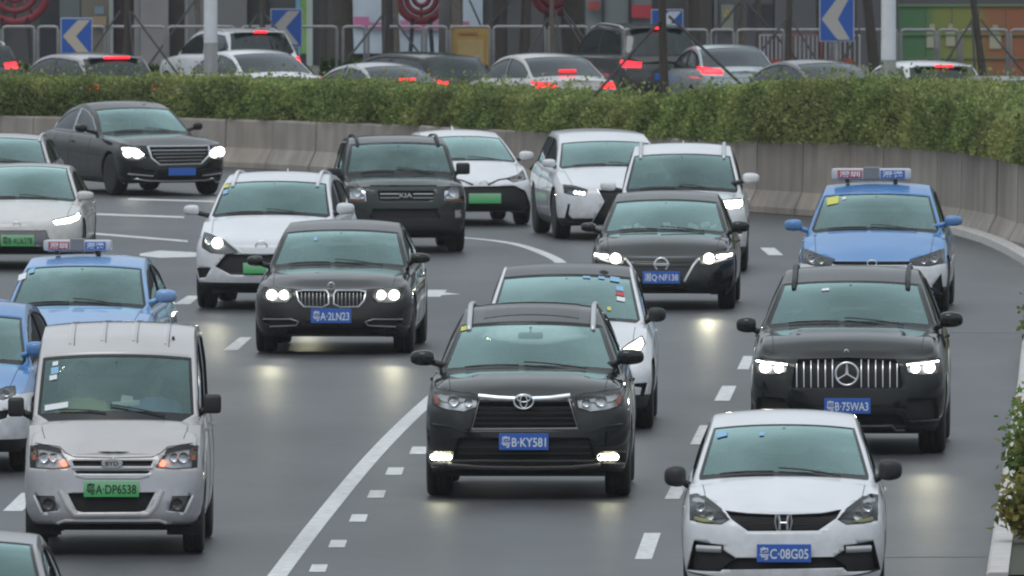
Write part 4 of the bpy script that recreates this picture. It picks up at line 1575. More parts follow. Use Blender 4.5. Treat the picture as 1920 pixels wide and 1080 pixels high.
# coloured notices and posters
for x0, x1, y0, y1, c, nm, pr in [
    (663, 692, 31, 50, (.50, .16, .32), 'poster', .26), (692, 720, 42, 54, (.45, .16, .30), 'poster', .26), (750, 830, 38, 56, (.45, .17, .30), 'poster', .26), (868, 880, 40, 60, (.42, .12, .20), 'poster', .26),
    (1184, 1222, 9, 33, (.40, .04, .06), 'poster', .26), (178, 195, 12, 26, (.15, .22, .28), 'notice', .26), (174, 200, 30, 48, (.28, .22, .14), 'notice', .26), (1103, 1124, 2, 18, (.35, .06, .06), 'notice', .26),
    (1352, 1375, 8, 55, (.20, .22, .18), 'notice', .32)]:
    bpart(nm, x0, x1, y0, y1, c, .02, proud=pr)
# slats of the roller shutters (pieces about ten pixels apart)
for k in range(9):
    y = 6 + k * 5
    bpart('slat', 1400, 1448, y, y + 1.2, (.05, .05, .06), .02, proud=.22 + .02)
# yellow warning triangle on its notice
def tri_sign():
    p = at(1363, 24, YB); bm = bmesh.new()
    s_ = 8 * YB / F_PX
    vs = [bm.verts.new((p.x + dx * s_, -.36, p.z + dz * s_)) for dx, dz in ((-.9, -.8), (.9, -.8), (0, 1))]
    bm.faces.new(vs)
    r = bmesh.ops.extrude_face_region(bm, geom=bm.faces[:]); bmesh.ops.translate(bm, vec=(0, .02, 0), verts=[v for v in r['geom'] if isinstance(v, bmesh.types.BMVert)])
    bmesh.ops.recalc_face_normals(bm, faces=bm.faces)
    o = obj('warning_triangle', bm, mat('warning_yellow', (.42, .36, .05), .6), bld)
    box_obj('mark', (p.x, -.375, p.z - .01), (.02, .01, .07), mat('mark_black', (.02, .02, .02), .6), o)
tri_sign()

# red round lattice ornaments on stands
redo = mat('ornament_red', (0.20, 0.018, 0.030), .5, noise=.15, nscale=5)
def ornament(px, pyb, rpx, Y, label, spokes=False):
    c = at(px, pyb - rpx, Y); r = rpx / F_PX * Y
    t = tag(empty('round_ornament', (c.x, Y, .14)), label, 'ornament')
    cz = c.z - .14
    for k, (f, w) in enumerate(((1.0, .10), (.66, .07), (.34, .06))):
        bm = bmesh.new()
        pts = [Vector((r * f * .93 * math.cos(a), 0, cz + r * f * .93 * math.sin(a))) for a in [2 * math.pi * q / 36 for q in range(37)]]
        add_tube(bm, pts, w, .05, 6, False, (0, 1, 0))
        obj('ring', bm, redo, t, smooth=.8)
    bm = bmesh.new()
    nsp = 10 if spokes else 3
    for q in range(nsp):
        a = 2 * math.pi * q / nsp - math.pi / 2
        add_tube(bm, [Vector((r * .3 * math.cos(a), 0, cz + r * .3 * math.sin(a))), Vector((r * .95 * math.cos(a), 0, cz + r * .95 * math.sin(a)))], .035, .03, 6)
    obj('spokes', bm, redo, t, smooth=.8)
    bm = bmesh.new()
    for sx in (-1, 1): add_tube(bm, [Vector((sx * r * .5, 0, 0)), Vector((sx * r * .35, 0, cz - r * .8))], .05, None, 6)
    obj('stand', bm, mat('stand_dark', (.03, .03, .035), .6), t)
ornament(28, 46, 66, 340, 'big red round lattice ornament outside the grey shop', True)
ornament(790, 42, 46, 340, 'red ring ornament above the pink shop posters')
ornament(1040, 26, 42, 340, 'dark red round ornament half hidden behind a propped tree')

# green, yellow and orange hoarding with pale lettering shapes
def hoarding():
    Y = 332
    t = tag(empty('hoarding', (at(1810, 80, Y).x, Y, .14)), 'green yellow and orange painted hoarding beside the white light pole', 'hoarding')
    m = mat('hoarding_paint', (.3, .4, .05), .6)
    n, l = m.node_tree.nodes, m.node_tree.links
    tcn = n.new('ShaderNodeTexCoord'); s_ = n.new('ShaderNodeSeparateXYZ'); l.new(tcn.outputs['Object'], s_.inputs[0])
    nz_ = n.new('ShaderNodeTexNoise'); nz_.inputs['Scale'].default_value = 1.2; l.new(tcn.outputs['Object'], nz_.inputs['Vector'])
    ad = n.new('ShaderNodeMath'); ad.operation = 'MULTIPLY_ADD'; ad.inputs[1].default_value = .9; l.new(nz_.outputs['Fac'], ad.inputs[0]); l.new(s_.outputs['X'], ad.inputs[2])
    r = n.new('ShaderNodeMapRange'); r.inputs['From Min'].default_value = -1.2; r.inputs['From Max'].default_value = 2.1
    l.new(ad.outputs[0], r.inputs['Value'])
    cr = n.new('ShaderNodeValToRGB'); e = cr.color_ramp.elements
    e[0].position, e[0].color = .0, (.045, .13, .055, 1)
    e[1].position, e[1].color = 1.0, (.30, .085, .04, 1)
    for p_, c in ((.22, (.06, .16, .06, 1)), (.32, (.18, .21, .045, 1)), (.55, (.20, .22, .05, 1)), (.68, (.26, .11, .045, 1))):
        k = e.new(p_); k.color = c
    l.new(r.outputs[0], cr.inputs[0]); l.new(cr.outputs[0], n['Principled BSDF'].inputs['Base Color'])
    zt = at(1700, 12, Y).z - .14
    x0 = at(1684, 0, Y).x - t.location.x; x1 = at(2010, 0, Y).x - t.location.x
    k = 0
    x = x0
    while x < x1:
        w = .62
        bm = bmesh.new(); add_box(bm, (0, 0, zt / 2), (w - .02, .05, zt), .008)
        for v in bm.verts: v.co.x += x + w / 2
        obj('hoarding_panel', bm, m, t)
        x += w
    for zz in (zt + .03, zt * .62, zt * .30): box_obj('rail', ((x0 + x1) / 2, -.05, zz), (x1 - x0, .05, .05 if zz > zt else .03), mat('hoarding_rail', (.12, .20, .10), .6), t)
    lt = mat('hoarding_lettering', (.36, .36, .26), .7)
    # pale bottle-like white shapes of the print, kept as plain rounded shapes
    for px, py, w_, h_ in ((1748, 70, 11, 62), (1782, 68, 9, 58), (1866, 72, 11, 62)):
        c = at(px, py, Y - .04)
        bm = bmesh.new(); add_box(bm, (0, 0, 0), (w_ * Y / F_PX * 2, .012, h_ * Y / F_PX * .5), .02); add_box(bm, (0, 0, h_ * Y / F_PX * .36), (w_ * Y / F_PX, .012, h_ * Y / F_PX * .25), .02)
        o = obj('printed_shape', bm, lt, t); o.location = (c.x - t.location.x, -.045, c.z - .14 - .05)
hoarding()

# red and white low railing pieces by the shop
rw_w = mat('crowd_barrier_white', (.42, .42, .43), .5); rw_r = mat('crowd_barrier_red', (.34, .05, .04), .5)
for i, (xa, xb) in enumerate([(1425, 1478), (1484, 1540), (1548, 1612)]):
    Y = 326 + i * .4
    a = at(xa, 66, Y); b = at(xb, 66, Y)
    t = tag(empty('crowd_barrier', ((a.x + b.x) / 2, Y, .14)), ['white crowd barrier with red end, nearest the dark slim trunk', 'white and red crowd barrier under the right-hand chevron sign', 'white crowd barrier ending at the leaning trunk'][i], 'barrier', 'crowd barriers outside the shop')
    w = b.x - a.x; z = a.z - .14
    bm = bmesh.new()
    add_tube(bm, [Vector((-w / 2, 0, .1)), Vector((-w / 2, 0, z)), Vector((w / 2, 0, z)), Vector((w / 2, 0, .1))], .025, None, 6)
    add_tube(bm, [Vector((-w / 2, 0, .2)), Vector((w / 2, 0, .2))], .018, None, 6)
    obj('frame', bm, rw_w if i != 1 else rw_r, t)
    for k in range(1, 7):
        bm = bmesh.new(); add_tube(bm, [Vector((-w / 2 + w * k / 7, 0, .2)), Vector((-w / 2 + w * k / 7, 0, z))], .014, None, 5)
        obj('bar', bm, rw_w, t)
    box_obj('board', (w * .1, -.03, z * .45), (w * .4, .015, .16), rw_r, t)

# yellow utility cabinet
ycab = mat('cabinet_yellow', (.42, .27, .075), .6, noise=.08, nscale=4); ycab2 = mat('cabinet_panel_yellow', (.45, .33, .14), .6, noise=.08, nscale=4)
Y = 322
a, b = at(843, 46, Y), at(917, 46, Y)
t = tag(empty('utility_cabinet', ((a.x + b.x) / 2, Y, .14)), 'yellow box cabinet with corner posts standing behind the white railing', 'cabinet')
w = b.x - a.x; h = a.z - .14
box_obj('cabinet_body', (0, .25, h / 2), (w - .12, .5, h - .06), ycab, t, .01)
for s_ in (-1, 1): box_obj('corner_post', (s_ * (w / 2 - .03), .0, h / 2), (.07, .07, h), ycab, t, .01)
box_obj('door_panel', (.03, -.012, h * .42), (w * .66, .02, h * .68), ycab2, t, .008)
box_obj('nameplate', (-.02, -.012, h * .86), (w * .46, .012, .045), mat('cabinet_red_lettering', (.34, .13, .08), .6), t)
box_obj('latch', (w * .2, -.03, h * .5), (.12, .015, .05), satin, t)

# white tubular railing
rail_m = mat('railing_white', (.36, .36, .365), .5, noise=.15, nscale=6)
YF = 317.0
posts = [-92, 2, 68, 112, 200, 312, 443, 450, 553, 635, 640, 687, 795, 841, 922, 1026, 1105, 1152, 1257, 1330, 1379, 1473, 1560, 1686, 1757, 1800, 1892, 1985]
t = tag(empty('railing', (0, YF, .0)), 'white tubular railing with round-cornered bays along the far road edge', 'railing')
for xa, xb in zip(posts, posts[1:]):
    if xb - xa < 12: continue
    a = at(xa, 50 if xa < 1250 else 56, YF); b = at(xb, 50 if xa < 1250 else 56, YF)
    z = a.z; r = .07
    bm = bmesh.new()
    wr = .032
    xa_, xb_ = a.x + .04, b.x - .04
    pts = [Vector((xa_, 0, 0)), Vector((xa_, 0, z - r)), Vector((xa_ + .02, 0, z - .02)), Vector((xa_ + r, 0, z)), Vector((xb_ - r, 0, z)), Vector((xb_ - .02, 0, z - .02)), Vector((xb_, 0, z - r)), Vector((xb_, 0, 0))]
    add_tube(bm, pts, wr, None, 8)
    obj('hoop', bm, rail_m, t, smooth=1.0)
    obj_b = bmesh.new(); add_tube(obj_b, [Vector((xa_, 0, .12)), Vector((xb_, 0, .12))], .02, None, 6)
    obj('bottom_rail', obj_b, rail_m, t)

# low planting behind the railing
def low_plant(px0, px1, py, Y, label):
    a, b = at(px0, py, Y), at(px1, py, Y)
    n = int((b.x - a.x) * 1700)
    P = np.stack([rng.uniform(a.x, b.x, n), rng.uniform(Y - .4, Y + .4, n), .14 + rng.random(n) ** .6 * (a.z - .14 + rng.normal(0, .04, n))], 1)
    o = tag(obj('ground_cover', leaves_mesh('ground_cover', P, .10, leaf_tree, .4), leaf_tree), label, kind='stuff')
low_plant(600, 700, 112, 319, 'low green planting at the foot of the railing')
low_plant(-60, 300, 125, 319, 'low green planting at the foot of the railing')
low_plant(700, 1500, 128, 319, 'low green planting at the foot of the railing')

# ------------------------------------------------------------ chevron signs
sb = mat('sign_blue', (0.018, 0.10, 0.42), .5); sw = mat('sign_white', (.46, .44, .42), .5); sw2 = mat('sign_cream', (.50, .44, .35), .5)
se = mat('sign_edge', (.55, .56, .60), .5)
def chevron(cx, cy, wpx, hpx, Y, label, wm, border=True):
    k = Y / F_PX
    c = at(cx, cy, Y)
    t = tag(empty('chevron_sign', (c.x, Y, .0)), label, 'road sign', 'blue chevron signs')
    w, h = wpx * k, hpx * k
    if border: box_obj('board', (0, .012, c.z), (w, .02, h), se, t, .02)
    else: box_obj('board', (0, .012, c.z), (w, .02, h), sb, t, .01)
    w2, h2 = w * (.94 if border else .99), h * (.95 if border else .995)
    if border: box_obj('face', (0, -.004, c.z), (w2, .008, h2), sb, t, .004)
    bm = bmesh.new()
    pts = [(-.46, 0), (.05, .46), (.46, .46), (-.02, 0), (.42, -.46), (0.02, -.46)]
    if wpx > 62: pts = [(-.46, 0), (.0, .48), (.36, .48), (.03, 0), (.40, -.48), (.02, -.48)]
    f = bm.faces.new([bm.verts.new((x * w2, -.014, c.z + z * h2)) for x, z in pts])
    r = bmesh.ops.extrude_face_region(bm, geom=[f]); bmesh.ops.translate(bm, vec=(0, .005, 0), verts=[v for v in r['geom'] if isinstance(v, bmesh.types.BMVert)])
    bmesh.ops.recalc_face_normals(bm, faces=bm.faces)
    obj('chevron', bm, wm, t)
    bm = bmesh.new(); add_tube(bm, [Vector((0, .05, 0)), Vector((0, .05, c.z + h * .4))], .03, None, 8)
    obj('post', bm, rail_m, t)
chevron(143.5, 68, 60, 70, 309, 'blue sign with cream left-pointing chevron behind the silver hatchback', sw2)
chevron(537, 52, 60, 72, 316, 'blue sign with pale left-pointing chevron crossed by a stake', sw)
chevron(1251, 52, 61, 70, 316, 'blue chevron sign half hidden by the thick trunk in the hedge', mat('sign_bright', (.62, .66, .72), .5))
chevron(1569, 36, 66, 84, 312, 'large blue sign with left-pointing chevron above the crowd barriers', sw)

# ------------------------------------------------------------ trees with props
bark = mat('bark', (.060, .050, .042), .9, noise=.3, nscale=9, bump=.5, bscale=25)
bark_l = mat('bark_pale', (.135, .115, .095), .9, noise=.25, nscale=9, bump=.5, bscale=25)
stake_m = mat('stake_grey', (.055, .055, .058), .8, noise=.2, nscale=12)
def tree(px, wpx, Y, label, lean=0.0, stakes=(), pale=False, top=5.2, crown=True, z0=0.0, py_b=120, n=420):
    c = at(px, py_b, Y); k = Y / F_PX; r = wpx * k / 2
    t = tag(empty('tree', (c.x, Y, z0)), label, 'tree')
    bm = bmesh.new()
    H = top
    nn = 9
    P, R = [], []
    for q in range(nn):
        f = q / (nn - 1)
        P.append(Vector((lean * (H * f - (c.z - z0)) + .03 * math.sin(f * 7 + px), .03 * math.cos(f * 5 + px), H * f)))
        R.append(r * (1.25 - .25 * min(1, f * 5)) * (1 - .45 * f))
    add_tube(bm, P, R, None, 10)
    obj('trunk', bm, bark_l if pale else bark, t, smooth=1.0)
    if crown:
        bm = bmesh.new(); L = []
        for q in range(7):
            a = q * 2.4; s0 = P[-1 - (q % 3)]
            e = s0 + Vector((math.cos(a) * random.uniform(1.0, 2.2), math.sin(a) * random.uniform(1.0, 2.2), random.uniform(.6, 2.2)))
            add_tube(bm, [s0, s0.lerp(e, .5) + Vector((0, 0, .3)), e], [r * .4, r * .3, r * .12], None, 6)
            for g in range(n // 7):
                L.append(tuple(s0.lerp(e, random.uniform(.35, 1.1)) + Vector((random.gauss(0, .55), random.gauss(0, .55), random.gauss(0.2, .45)))))
        obj('branch', bm, bark, t, smooth=1.0)
        o = obj('crown', leaves_mesh('crown', np.array(L), .30, leaf_tree, .2), leaf_tree, t)
    for (x0, y0, x1, y1) in stakes:
        a = at(x0, y0, Y); b = at(x1, y1, Y)
        sgn = 1 if b.x > c.x else -1
        d = (b - a)
        if b.z > .2: d = d * ((a.z - z0) / max(.1, a.z - b.z))
        e = a + d
        bm = bmesh.new(); add_tube(bm, [Vector((a.x - c.x, -.10, a.z - z0)), Vector((e.x - c.x, -.45, max(0, e.z - z0)))], .024, None, 8)
        obj('prop_stake', bm, stake_m, t, smooth=1.0)
    return t
tree(237, 13, 313, 'slim trunk with three props behind the silver hatchback', stakes=[(226, 20, 168, 105), (247, 22, 305, 100), (243, 20, 250, 100)])
tree(489, 13, 313, 'slim trunk with long splayed props by the white sedan', lean=.01, stakes=[(484, 26, 436, 98), (496, 26, 550, 92), (491, 26, 494, 95)])
tree(724, 18, 313, 'dark trunk with props in front of the pink posters', lean=.006, stakes=[(716, 30, 640, 125), (735, 30, 790, 105), (722, 28, 718, 125)])
tree(742, 12, 322, 'pale trunk beside the dark propped trunk near the red ring', pale=True)
tree(1039, 11, 313, 'brown trunk with tall props left of the dark people carrier', lean=-.02, pale=True, stakes=[(1028, 34, 990, 100), (1058, 30, 1072, 52), (1042, 20, 1050, 100), (1056, 20, 1110, 90)])
tree(1245, 19, 243, 'thick dark trunk growing out of the hedge in front of the people carrier', z0=.4, py_b=140, stakes=[(1238, 38, 1168, 118), (1254, 30, 1290, 64)], top=5.0)
tree(1389, 15, 318, 'brown trunk with pale props by the yellow warning notice', pale=True, stakes=[(1386, 4, 1345, 56), (1400, 4, 1440, 50), (1392, 4, 1379, 60)])
tree(1480, 14, 312, 'dark slim trunk behind the hedge near the crowd barriers', stakes=[(1476, 34, 1408, 118), (1486, 40, 1502, 66)])
tree(1638, 22, 314, 'leaning dark trunk beside the large chevron sign', lean=-.14, stakes=[(1612, 54, 1582, 108)], py_b=100)
tree(1836, 15, 313, 'slim dark trunk with props in front of the painted hoarding', lean=-.10, py_b=90, stakes=[(1822, 38, 1774, 115), (1822, 34, 1826, 110), (1838, 36, 1890, 100)])
tree(372, 13, 328, 'brown trunk in front of the grey shop columns', pale=True, stakes=[(366, 0, 332, 48)])
tree(608, 12, 330, 'narrow dark trunk right of the green banner')
tree(640, 46, 336, 'broad dark trunk left of the pale shop window', n=600)
tree(855, 22, 334, 'brown trunk rising behind the yellow cabinet', pale=True)
tree(935, 34, 336, 'dark trunk with crossing props behind the railing', stakes=[(880, 0, 905, 55), (960, 0, 905, 60)], n=500)
tree(1075, 44, 338, 'broad black trunk between the shop windows', n=600)
tree(985, 22, 336, 'dark trunk between two red ornaments')
tree(1300, 26, 338, 'dark brown trunk right of the half-hidden chevron sign', n=500)
tree(1420, 12, 334, 'thin dark trunk in front of the roller shutter')
# a grey round post between
cpost = at(833, 60, 321)
t = tag(empty('grey_post', (cpost.x, 321, .14)), 'thick grey post standing left of the yellow cabinet', 'post')
bm = bmesh.new(); add_lathe(bm, [(0, .13), (5, .12)], 'z', 16); obj('post', bm, mat('grey_post', (.17, .165, .16), .7, noise=.1, nscale=5), t, smooth=.8)
# ------------------------------------------------------------ the cars, nearest last
black = paint('black', (0.006, 0.0075, 0.0075))
black2 = paint('black_brown', (0.010, 0.009, 0.008), metal=.2)
greenblack = paint('dark_green_grey', (0.022, 0.030, 0.029), metal=.3)
white = paint('white', (0.72, 0.73, 0.76), coat=.8)
white_w = paint('warm_white', (0.62, 0.61, 0.60), coat=.8)
silver = paint('silver', (0.50, 0.50, 0.53), metal=.55, rough=.38)
silver_l = paint('light_silver', (0.53, 0.515, 0.515), metal=.25, rough=.4)
silver_g = paint('grey_silver', (0.36, 0.35, 0.36), metal=.45, rough=.4)
silver_lil = paint('lilac_silver', (0.42, 0.39, 0.42), metal=.4, rough=.38)
blue = paint('taxi_blue', (0.095, 0.255, 0.54), metal=.1)
blue_l = paint('taxi_light_blue', (0.21, 0.38, 0.66), metal=.1)
grey_d = paint('dark_grey', (0.060, 0.058, 0.060), metal=.4)
grey_m = paint('mid_grey', (0.16, 0.16, 0.165), metal=.4)

def P_(*a): return [(a[i], a[i + 1]) for i in range(0, len(a), 2)]
def mirror_px(cx, pts): return [(2 * cx - x, y) for x, y in pts][::-1]

def taxi_sign(c, px, py, wpx, hpx):
    """roof light bar: white housing, red and blue lettered panels, grey middle, feet"""
    y = -c.L / 2 + c.dh + .55
    d = c.Mi.to_3x3() @ ray(px, py)
    p = c.o + d * ((y - c.o.y) / d.y)
    Y_ = (c.M @ p).y; k = Y_ / F_PX
    w, h = wpx * k, hpx * k
    car_lab = c.root['label']
    t = bpy.data.objects.new('roof_sign', None); C.objects.link(t); t.parent = c.root; t.location = p
    bm = bmesh.new(); add_box(bm, (0, 0, 0), (w, .20, h * .80), h * .22)
    obj('sign_housing', bm, mat('sign_housing_white', (.55, .57, .62), .35), t, smooth=.8)
    box_obj('centre_block', (0, -.01, h * .06), (w * .20, .22, h * .86), mat('sign_grey', (.20, .21, .23), .5), t, .008)
    for sx, m, s_ in ((-1, mat('sign_red', (.50, .05, .07), .4), '深圳'), (1, mat('sign_blue_panel', (.06, .14, .50), .4), '深港')):
        o = box_obj('lettered_panel', (sx * w * .27, -.103, .0), (w * .30, .012, h * .54), m, t, .004)
        me = text_mesh(s_, 1.0, .002, .025)
        co = np.array([v.co for v in me.vertices])
        fx, fz = w * .26 / np.ptp(co[:, 0]), h * .44 / np.ptp(co[:, 2])
        for v in me.vertices: v.co = Vector((v.co.x * fx, v.co.y, v.co.z * fz))
        q = obj('lettering', me, plate_white_t, o); q.location = (sx * w * .27, -.111, 0)
    for sx in (-1, 1): box_obj('foot', (sx * w * .30, 0, -h * .52), (.05, .16, h * .30), plastic, t)
    box_obj('bracket', (0, 0, -h * .43), (w * .86, .05, h * .10), satin, t)

def fin(c, px, m=None):
    y = -c.L / 2 + c.dr - .25
    p, _ = c.on_top(0, y)
    bm = bmesh.new()
    v = [bm.verts.new(p + Vector(q)) for q in ((-.02, -.09, -.01), (.02, -.09, -.01), (.02, .07, -.01), (-.02, .07, -.01), (0, .06, .075))]
    for f in ((0, 1, 4), (1, 2, 4), (2, 3, 4), (3, 0, 4), (3, 2, 1, 0)): bm.faces.new([v[i] for i in f])
    obj('antenna_fin', bm, m or c.sp['paint'], c.root)

# ---------------- far left white-grey sport utility behind the white electric car
sp = dict(cx=-18, gy=460, wpx=234, L=4.6, ov=.9, wb=2.7, yaw=1.5, R=.36, paint=silver_l, roofw=.70, arc=.55, n=3,
  prof=[(.14, .98), (.5, 1.03), (1.05, 306), (1.85, 258), (2.6, 249), (3.9, 1.60), (4.4, 1.15), (4.56, 1.0)])
c = Car('sport_utility_car', 'pale grey sport utility car close behind the white electric car at the left edge', 'car', sp)
c.recess('grille', [(-.5, .80), (.5, .80), (.42, .55), (-.42, .55)], dark_in, .03)
c.headlight([(62, 350), (95, 342), (97, 352), (66, 360)])
c.finish(rails=(satin, .66, 1.9, 3.9, .02))

# ---------------- black saloon turning in, far left
sp = dict(cx=335, gy=365, wpx=206, L=5.15, ov=.90, wb=3.05, yaw=-20, R=.35, tw=.25, paint=black, roofw=.70, n=2.8, arc=.55, W=1.90,
  prof=[(.16, 272), (.6, 256.5), (1.55, 248), (2.35, 202), (3.0, 189), (3.75, 1.44), (4.45, 1.10), (5.1, 1.0)], nwin=2, seat_d=1.4, trim=chrome)
c = Car('saloon_car', 'black saloon with wide chrome slatted grille turning in front of the barrier', 'car', sp)
G = P_(277, 275, 391, 274, 392, 291, 377, 307, 300, 309, 284, 296)
c.recess('grille', c.xz(G), dark_in, .035)
c.strip('grille_surround', c.xz(G), chrome, .030, .012, closed=True)
for f in (.2, .4, .6, .8):
    a, b = lerp2((279, 276), (300, 308), f), lerp2((391, 275), (378, 306), f)
    if f > .5: a, b = (a[0] + 2, a[1]), (b[0] - 2, b[1])
    c.strip('slat', c.xz([a, b]), chrome, .016, .010)
p_, _ = c.on_front(0, c.hit(334, 292).z)
hl = P_(225, 276, 240, 274, 260, 277, 275, 295, 258, 300, 236, 298, 228, 291)
c.headlight(hl, lamps=[(241, 286, 8, lamp_white), (258, 289, 7, lamp_white)], mhouse=housing_dark, drl=[P_(228, 277, 256, 279, 270, 290, 267, 292, 254, 282, 229, 280)])
c.plate(341, 322, 54, '', hpx=14)
c.recess('air_intake', c.xz(P_(243, 316, 290, 321, 283, 337, 247, 336)), dark_in, .03, mirror=True)
c.recess('air_intake', c.xz(P_(297, 326, 385, 326, 392, 340, 290, 341)), dark_in, .03)
c.strip('chrome_strip', c.xz(P_(240, 326, 288, 330)), chrome, .018, .006, mirror=True)
c.strip('chrome_strip', c.xz(P_(245, 345, 300, 348, 380, 347, 425, 340)), chrome, .02, .006)
c.mirrors([(152, 240, 12, 8), (371, 236, 9, 8)])
c.finish()

# ---------------- white hybrid behind the black four-wheel drive
sp = dict(cx=902, gy=421, wpx=208, L=4.6, ov=.92, wb=2.65, yaw=-8, R=.33, paint=white, roofw=.68, n=2.5, arc=.62, W=1.78,
  prof=[(.18, 338), (.55, 322), (1.15, 301), (2.1, 255), (2.8, 243), (3.6, 1.42), (4.2, 1.12), (4.55, 1.02)])
c = Car('saloon_car', 'white saloon with green plate half hidden behind the dark boxy four-wheel drive', 'car', sp)
c.recess('grille', c.xz(P_(838, 352, 872, 350, 965, 348, 985, 358, 1000, 385, 1000, 402, 812, 404, 815, 385)), dark_in, .03)
c.headlight(P_(948, 335, 972, 327, 994, 321, 993, 337, 962, 342), lamps=[(975, 334, 5, reflector)], mhouse=housing)
c.strip('grille_wing', c.xz(P_(915, 347, 935, 338, 955, 335)), dark_in, .035, .008, mirror=True)
c.ring(*[(lambda h: (h.x, h.z))(c.hit(907, 344))][0], .062, .014, chrome, -.01, rz=.7)
c.plate(909, 372, 61, '', green=True, hpx=19)
c.recess('fog_light', c.xz(P_(984, 381, 994, 379, 996, 391, 987, 392)), housing, .02, mirror=True)
c.mirrors([(987, 292, 14, 9), (806, 291, 12, 8)])
c.finish(); fin(c, 0)

# ---------------- white crossover, left of the pair before the barrier
sp = dict(cx=1164, gy=447, wpx=226, L=4.75, ov=.95, wb=2.79, yaw=-6, R=.375, tw=.24, paint=white, roofw=.70, n=2.7, arc=.60, W=1.88, clad_z=.33,
  prof=[(.16, 351), (.55, 333), (1.15, 312), (2.0, 264), (2.7, 246), (3.9, 1.60), (4.45, 1.15), (4.7, 1.05)])
c = Car('crossover_car', 'white crossover with small lit lamps behind the white sport utility car', 'car', sp)
c.recess('grille', c.xz(P_(1120, 356, 1208, 356, 1196, 378, 1222, 424, 1106, 424, 1132, 378)), dark_in, .04)
c.strip('grille_surround', c.xz(P_(1120, 356, 1132, 378, 1106, 424)), chrome, .02, .01, mirror=True)
c.headlight(P_(1055, 346, 1076, 348, 1102, 356, 1098, 367, 1074, 366, 1058, 362), lamps=[(1079, 361, 3, lamp_dim), (1087, 362, 3, lamp_dim), (1094, 363, 3, lamp_dim)], mhouse=housing_dark)
c.recess('fog_recess', c.xz(P_(1065, 383, 1069, 383, 1066, 402, 1075, 413, 1096, 415, 1092, 419, 1064, 416, 1059, 408)), dark_in, .03, mirror=True)
c.mirrors([(1029, 306, 13, 8)])
c.finish()

# ---------------- dark boxy four-wheel drive
sp = dict(cx=760, gy=472, wpx=236, L=4.35, ov=.88, wb=2.63, yaw=-4, R=.37, tw=.235, paint=greenblack, roofw=.76, wsh=.94, n=3.4, arc=.42, crown=.05, clad_z=.62, W=1.86, zb_f=.30,
  nose=[(0, .04), (.12, 0), (.3, 0), (.5, .01), (.8, .04), (.93, .08), (1, .14)],
  prof=[(.14, 349), (.42, 336), (1.15, 327), (1.75, 268), (2.3, 254), (3.8, 1.64), (4.2, 1.15), (4.31, 1.0)])
c = Car('four_wheel_drive', 'dark green-grey boxy four-wheel drive with square unlit headlamps', 'car', sp)
c.recess('grille', c.xz(P_(708, 359, 814, 359, 811, 376, 711, 377)), dark_in, .03)
for y in (364, 371):
    c.strip('slat', c.xz(P_(713, y, 748, y)), chrome, .020, .010)
    c.strip('slat', c.xz(P_(775, y, 812, y)), chrome, .020, .010)
c.words('KIA', 761, 366, 24, 9, chrome, 'emblem')
c.headlight(P_(833, 352, 848, 345, 862, 344, 869, 356, 871, 377, 832, 378), lamps=[(850, 360, 10, reflector), (840, 368, 5, reflector)], ambers=[P_(836, 373, 869, 372, 870, 377, 836, 378)], mhouse=reflector)
c.recess('fog_light', c.xz(P_(853, 394, 865, 393, 866, 407, 854, 408)), reflector, .015, mirror=True)
c.recess('air_intake', c.xz(P_(700, 392, 820, 392, 825, 410, 695, 411)), dark_in, .04)
c.mirrors([(626, 324, 14, 9), (868, 316, 13, 11)], boxy=True, cap=plastic)
c.finish(rails=(plastic, .64, 1.8, 3.9, .03))

# ---------------- white sport utility car behind the black saloon, right
sp = dict(cx=1277, gy=508, wpx=252, L=4.6, ov=.90, wb=2.70, yaw=1.2, R=.36, tw=.235, paint=white, roofw=.72, n=2.8, arc=.58, clad_z=.36, W=1.90,
  prof=[(.16, 388), (.55, 372), (1.08, 357), (1.85, 288), (2.5, 268), (3.9, 1.68), (4.35, 1.15), (4.56, 1.05)])
c = Car('sport_utility_car', 'white sport utility car with lit lamps and roof rails behind the black saloon', 'car', sp)
c.recess('grille', c.xz(P_(1222, 385, 1332, 385, 1312, 425, 1242, 425)), dark_in, .04)
c.headlight(P_(1345, 376, 1370, 373, 1395, 371, 1396, 388, 1370, 392, 1352, 389), drl=[P_(1352, 376, 1392, 374, 1392, 385, 1356, 387)], drl_m=lamp_warm)
c.recess('fog_recess', c.xz(P_(1368, 420, 1392, 416, 1392, 438, 1372, 440)), dark_in, .03, mirror=True)
c.mirrors([(1140, 349, 15, 9), (1408, 334, 16, 10)])
c.finish(rails=(satin, .62, 1.85, 3.8, .03)); fin(c, 0)

# ---------------- white electric car, left edge
sp = dict(cx=32, gy=503, wpx=242, L=4.7, ov=.88, wb=2.75, yaw=1.5, R=.34, paint=white_w, roofw=.66, n=2.4, arc=.65, clad_z=.40,
  prof=[(.18, 412), (.6, 392), (1.15, 374), (2.2, 311), (2.9, 305), (3.8, 1.36), (4.4, 1.10), (4.66, 1.02)])
c = Car('electric_car', 'off-white electric car with slanted lit lamp and green plate, cut by the left edge', 'car', sp)
c.recess('grille', c.xz(P_(-22, 432, 86, 432, 98, 462, -34, 462)), grey_m, .012)
c.recess('air_intake', c.xz(P_(-60, 464, 124, 464, 118, 488, -54, 488)), dark_in, .03)
c.headlight(P_(98, 413, 140, 403, 147, 396, 153, 403, 148, 414, 130, 420, 103, 422), drl=[P_(100, 414, 140, 405, 147, 398, 151, 404, 146, 412, 128, 417, 104, 420)])
c.plate(33, 451, 62, '粤B·AU6378', green=True, hpx=21)
c.ring(*[(lambda h: (h.x, h.z))(c.hit(32, 421))][0], .05, .012, chrome, -.008, rz=.7)
c.mirrors([(160, 367, 16, 9)])
c.finish()

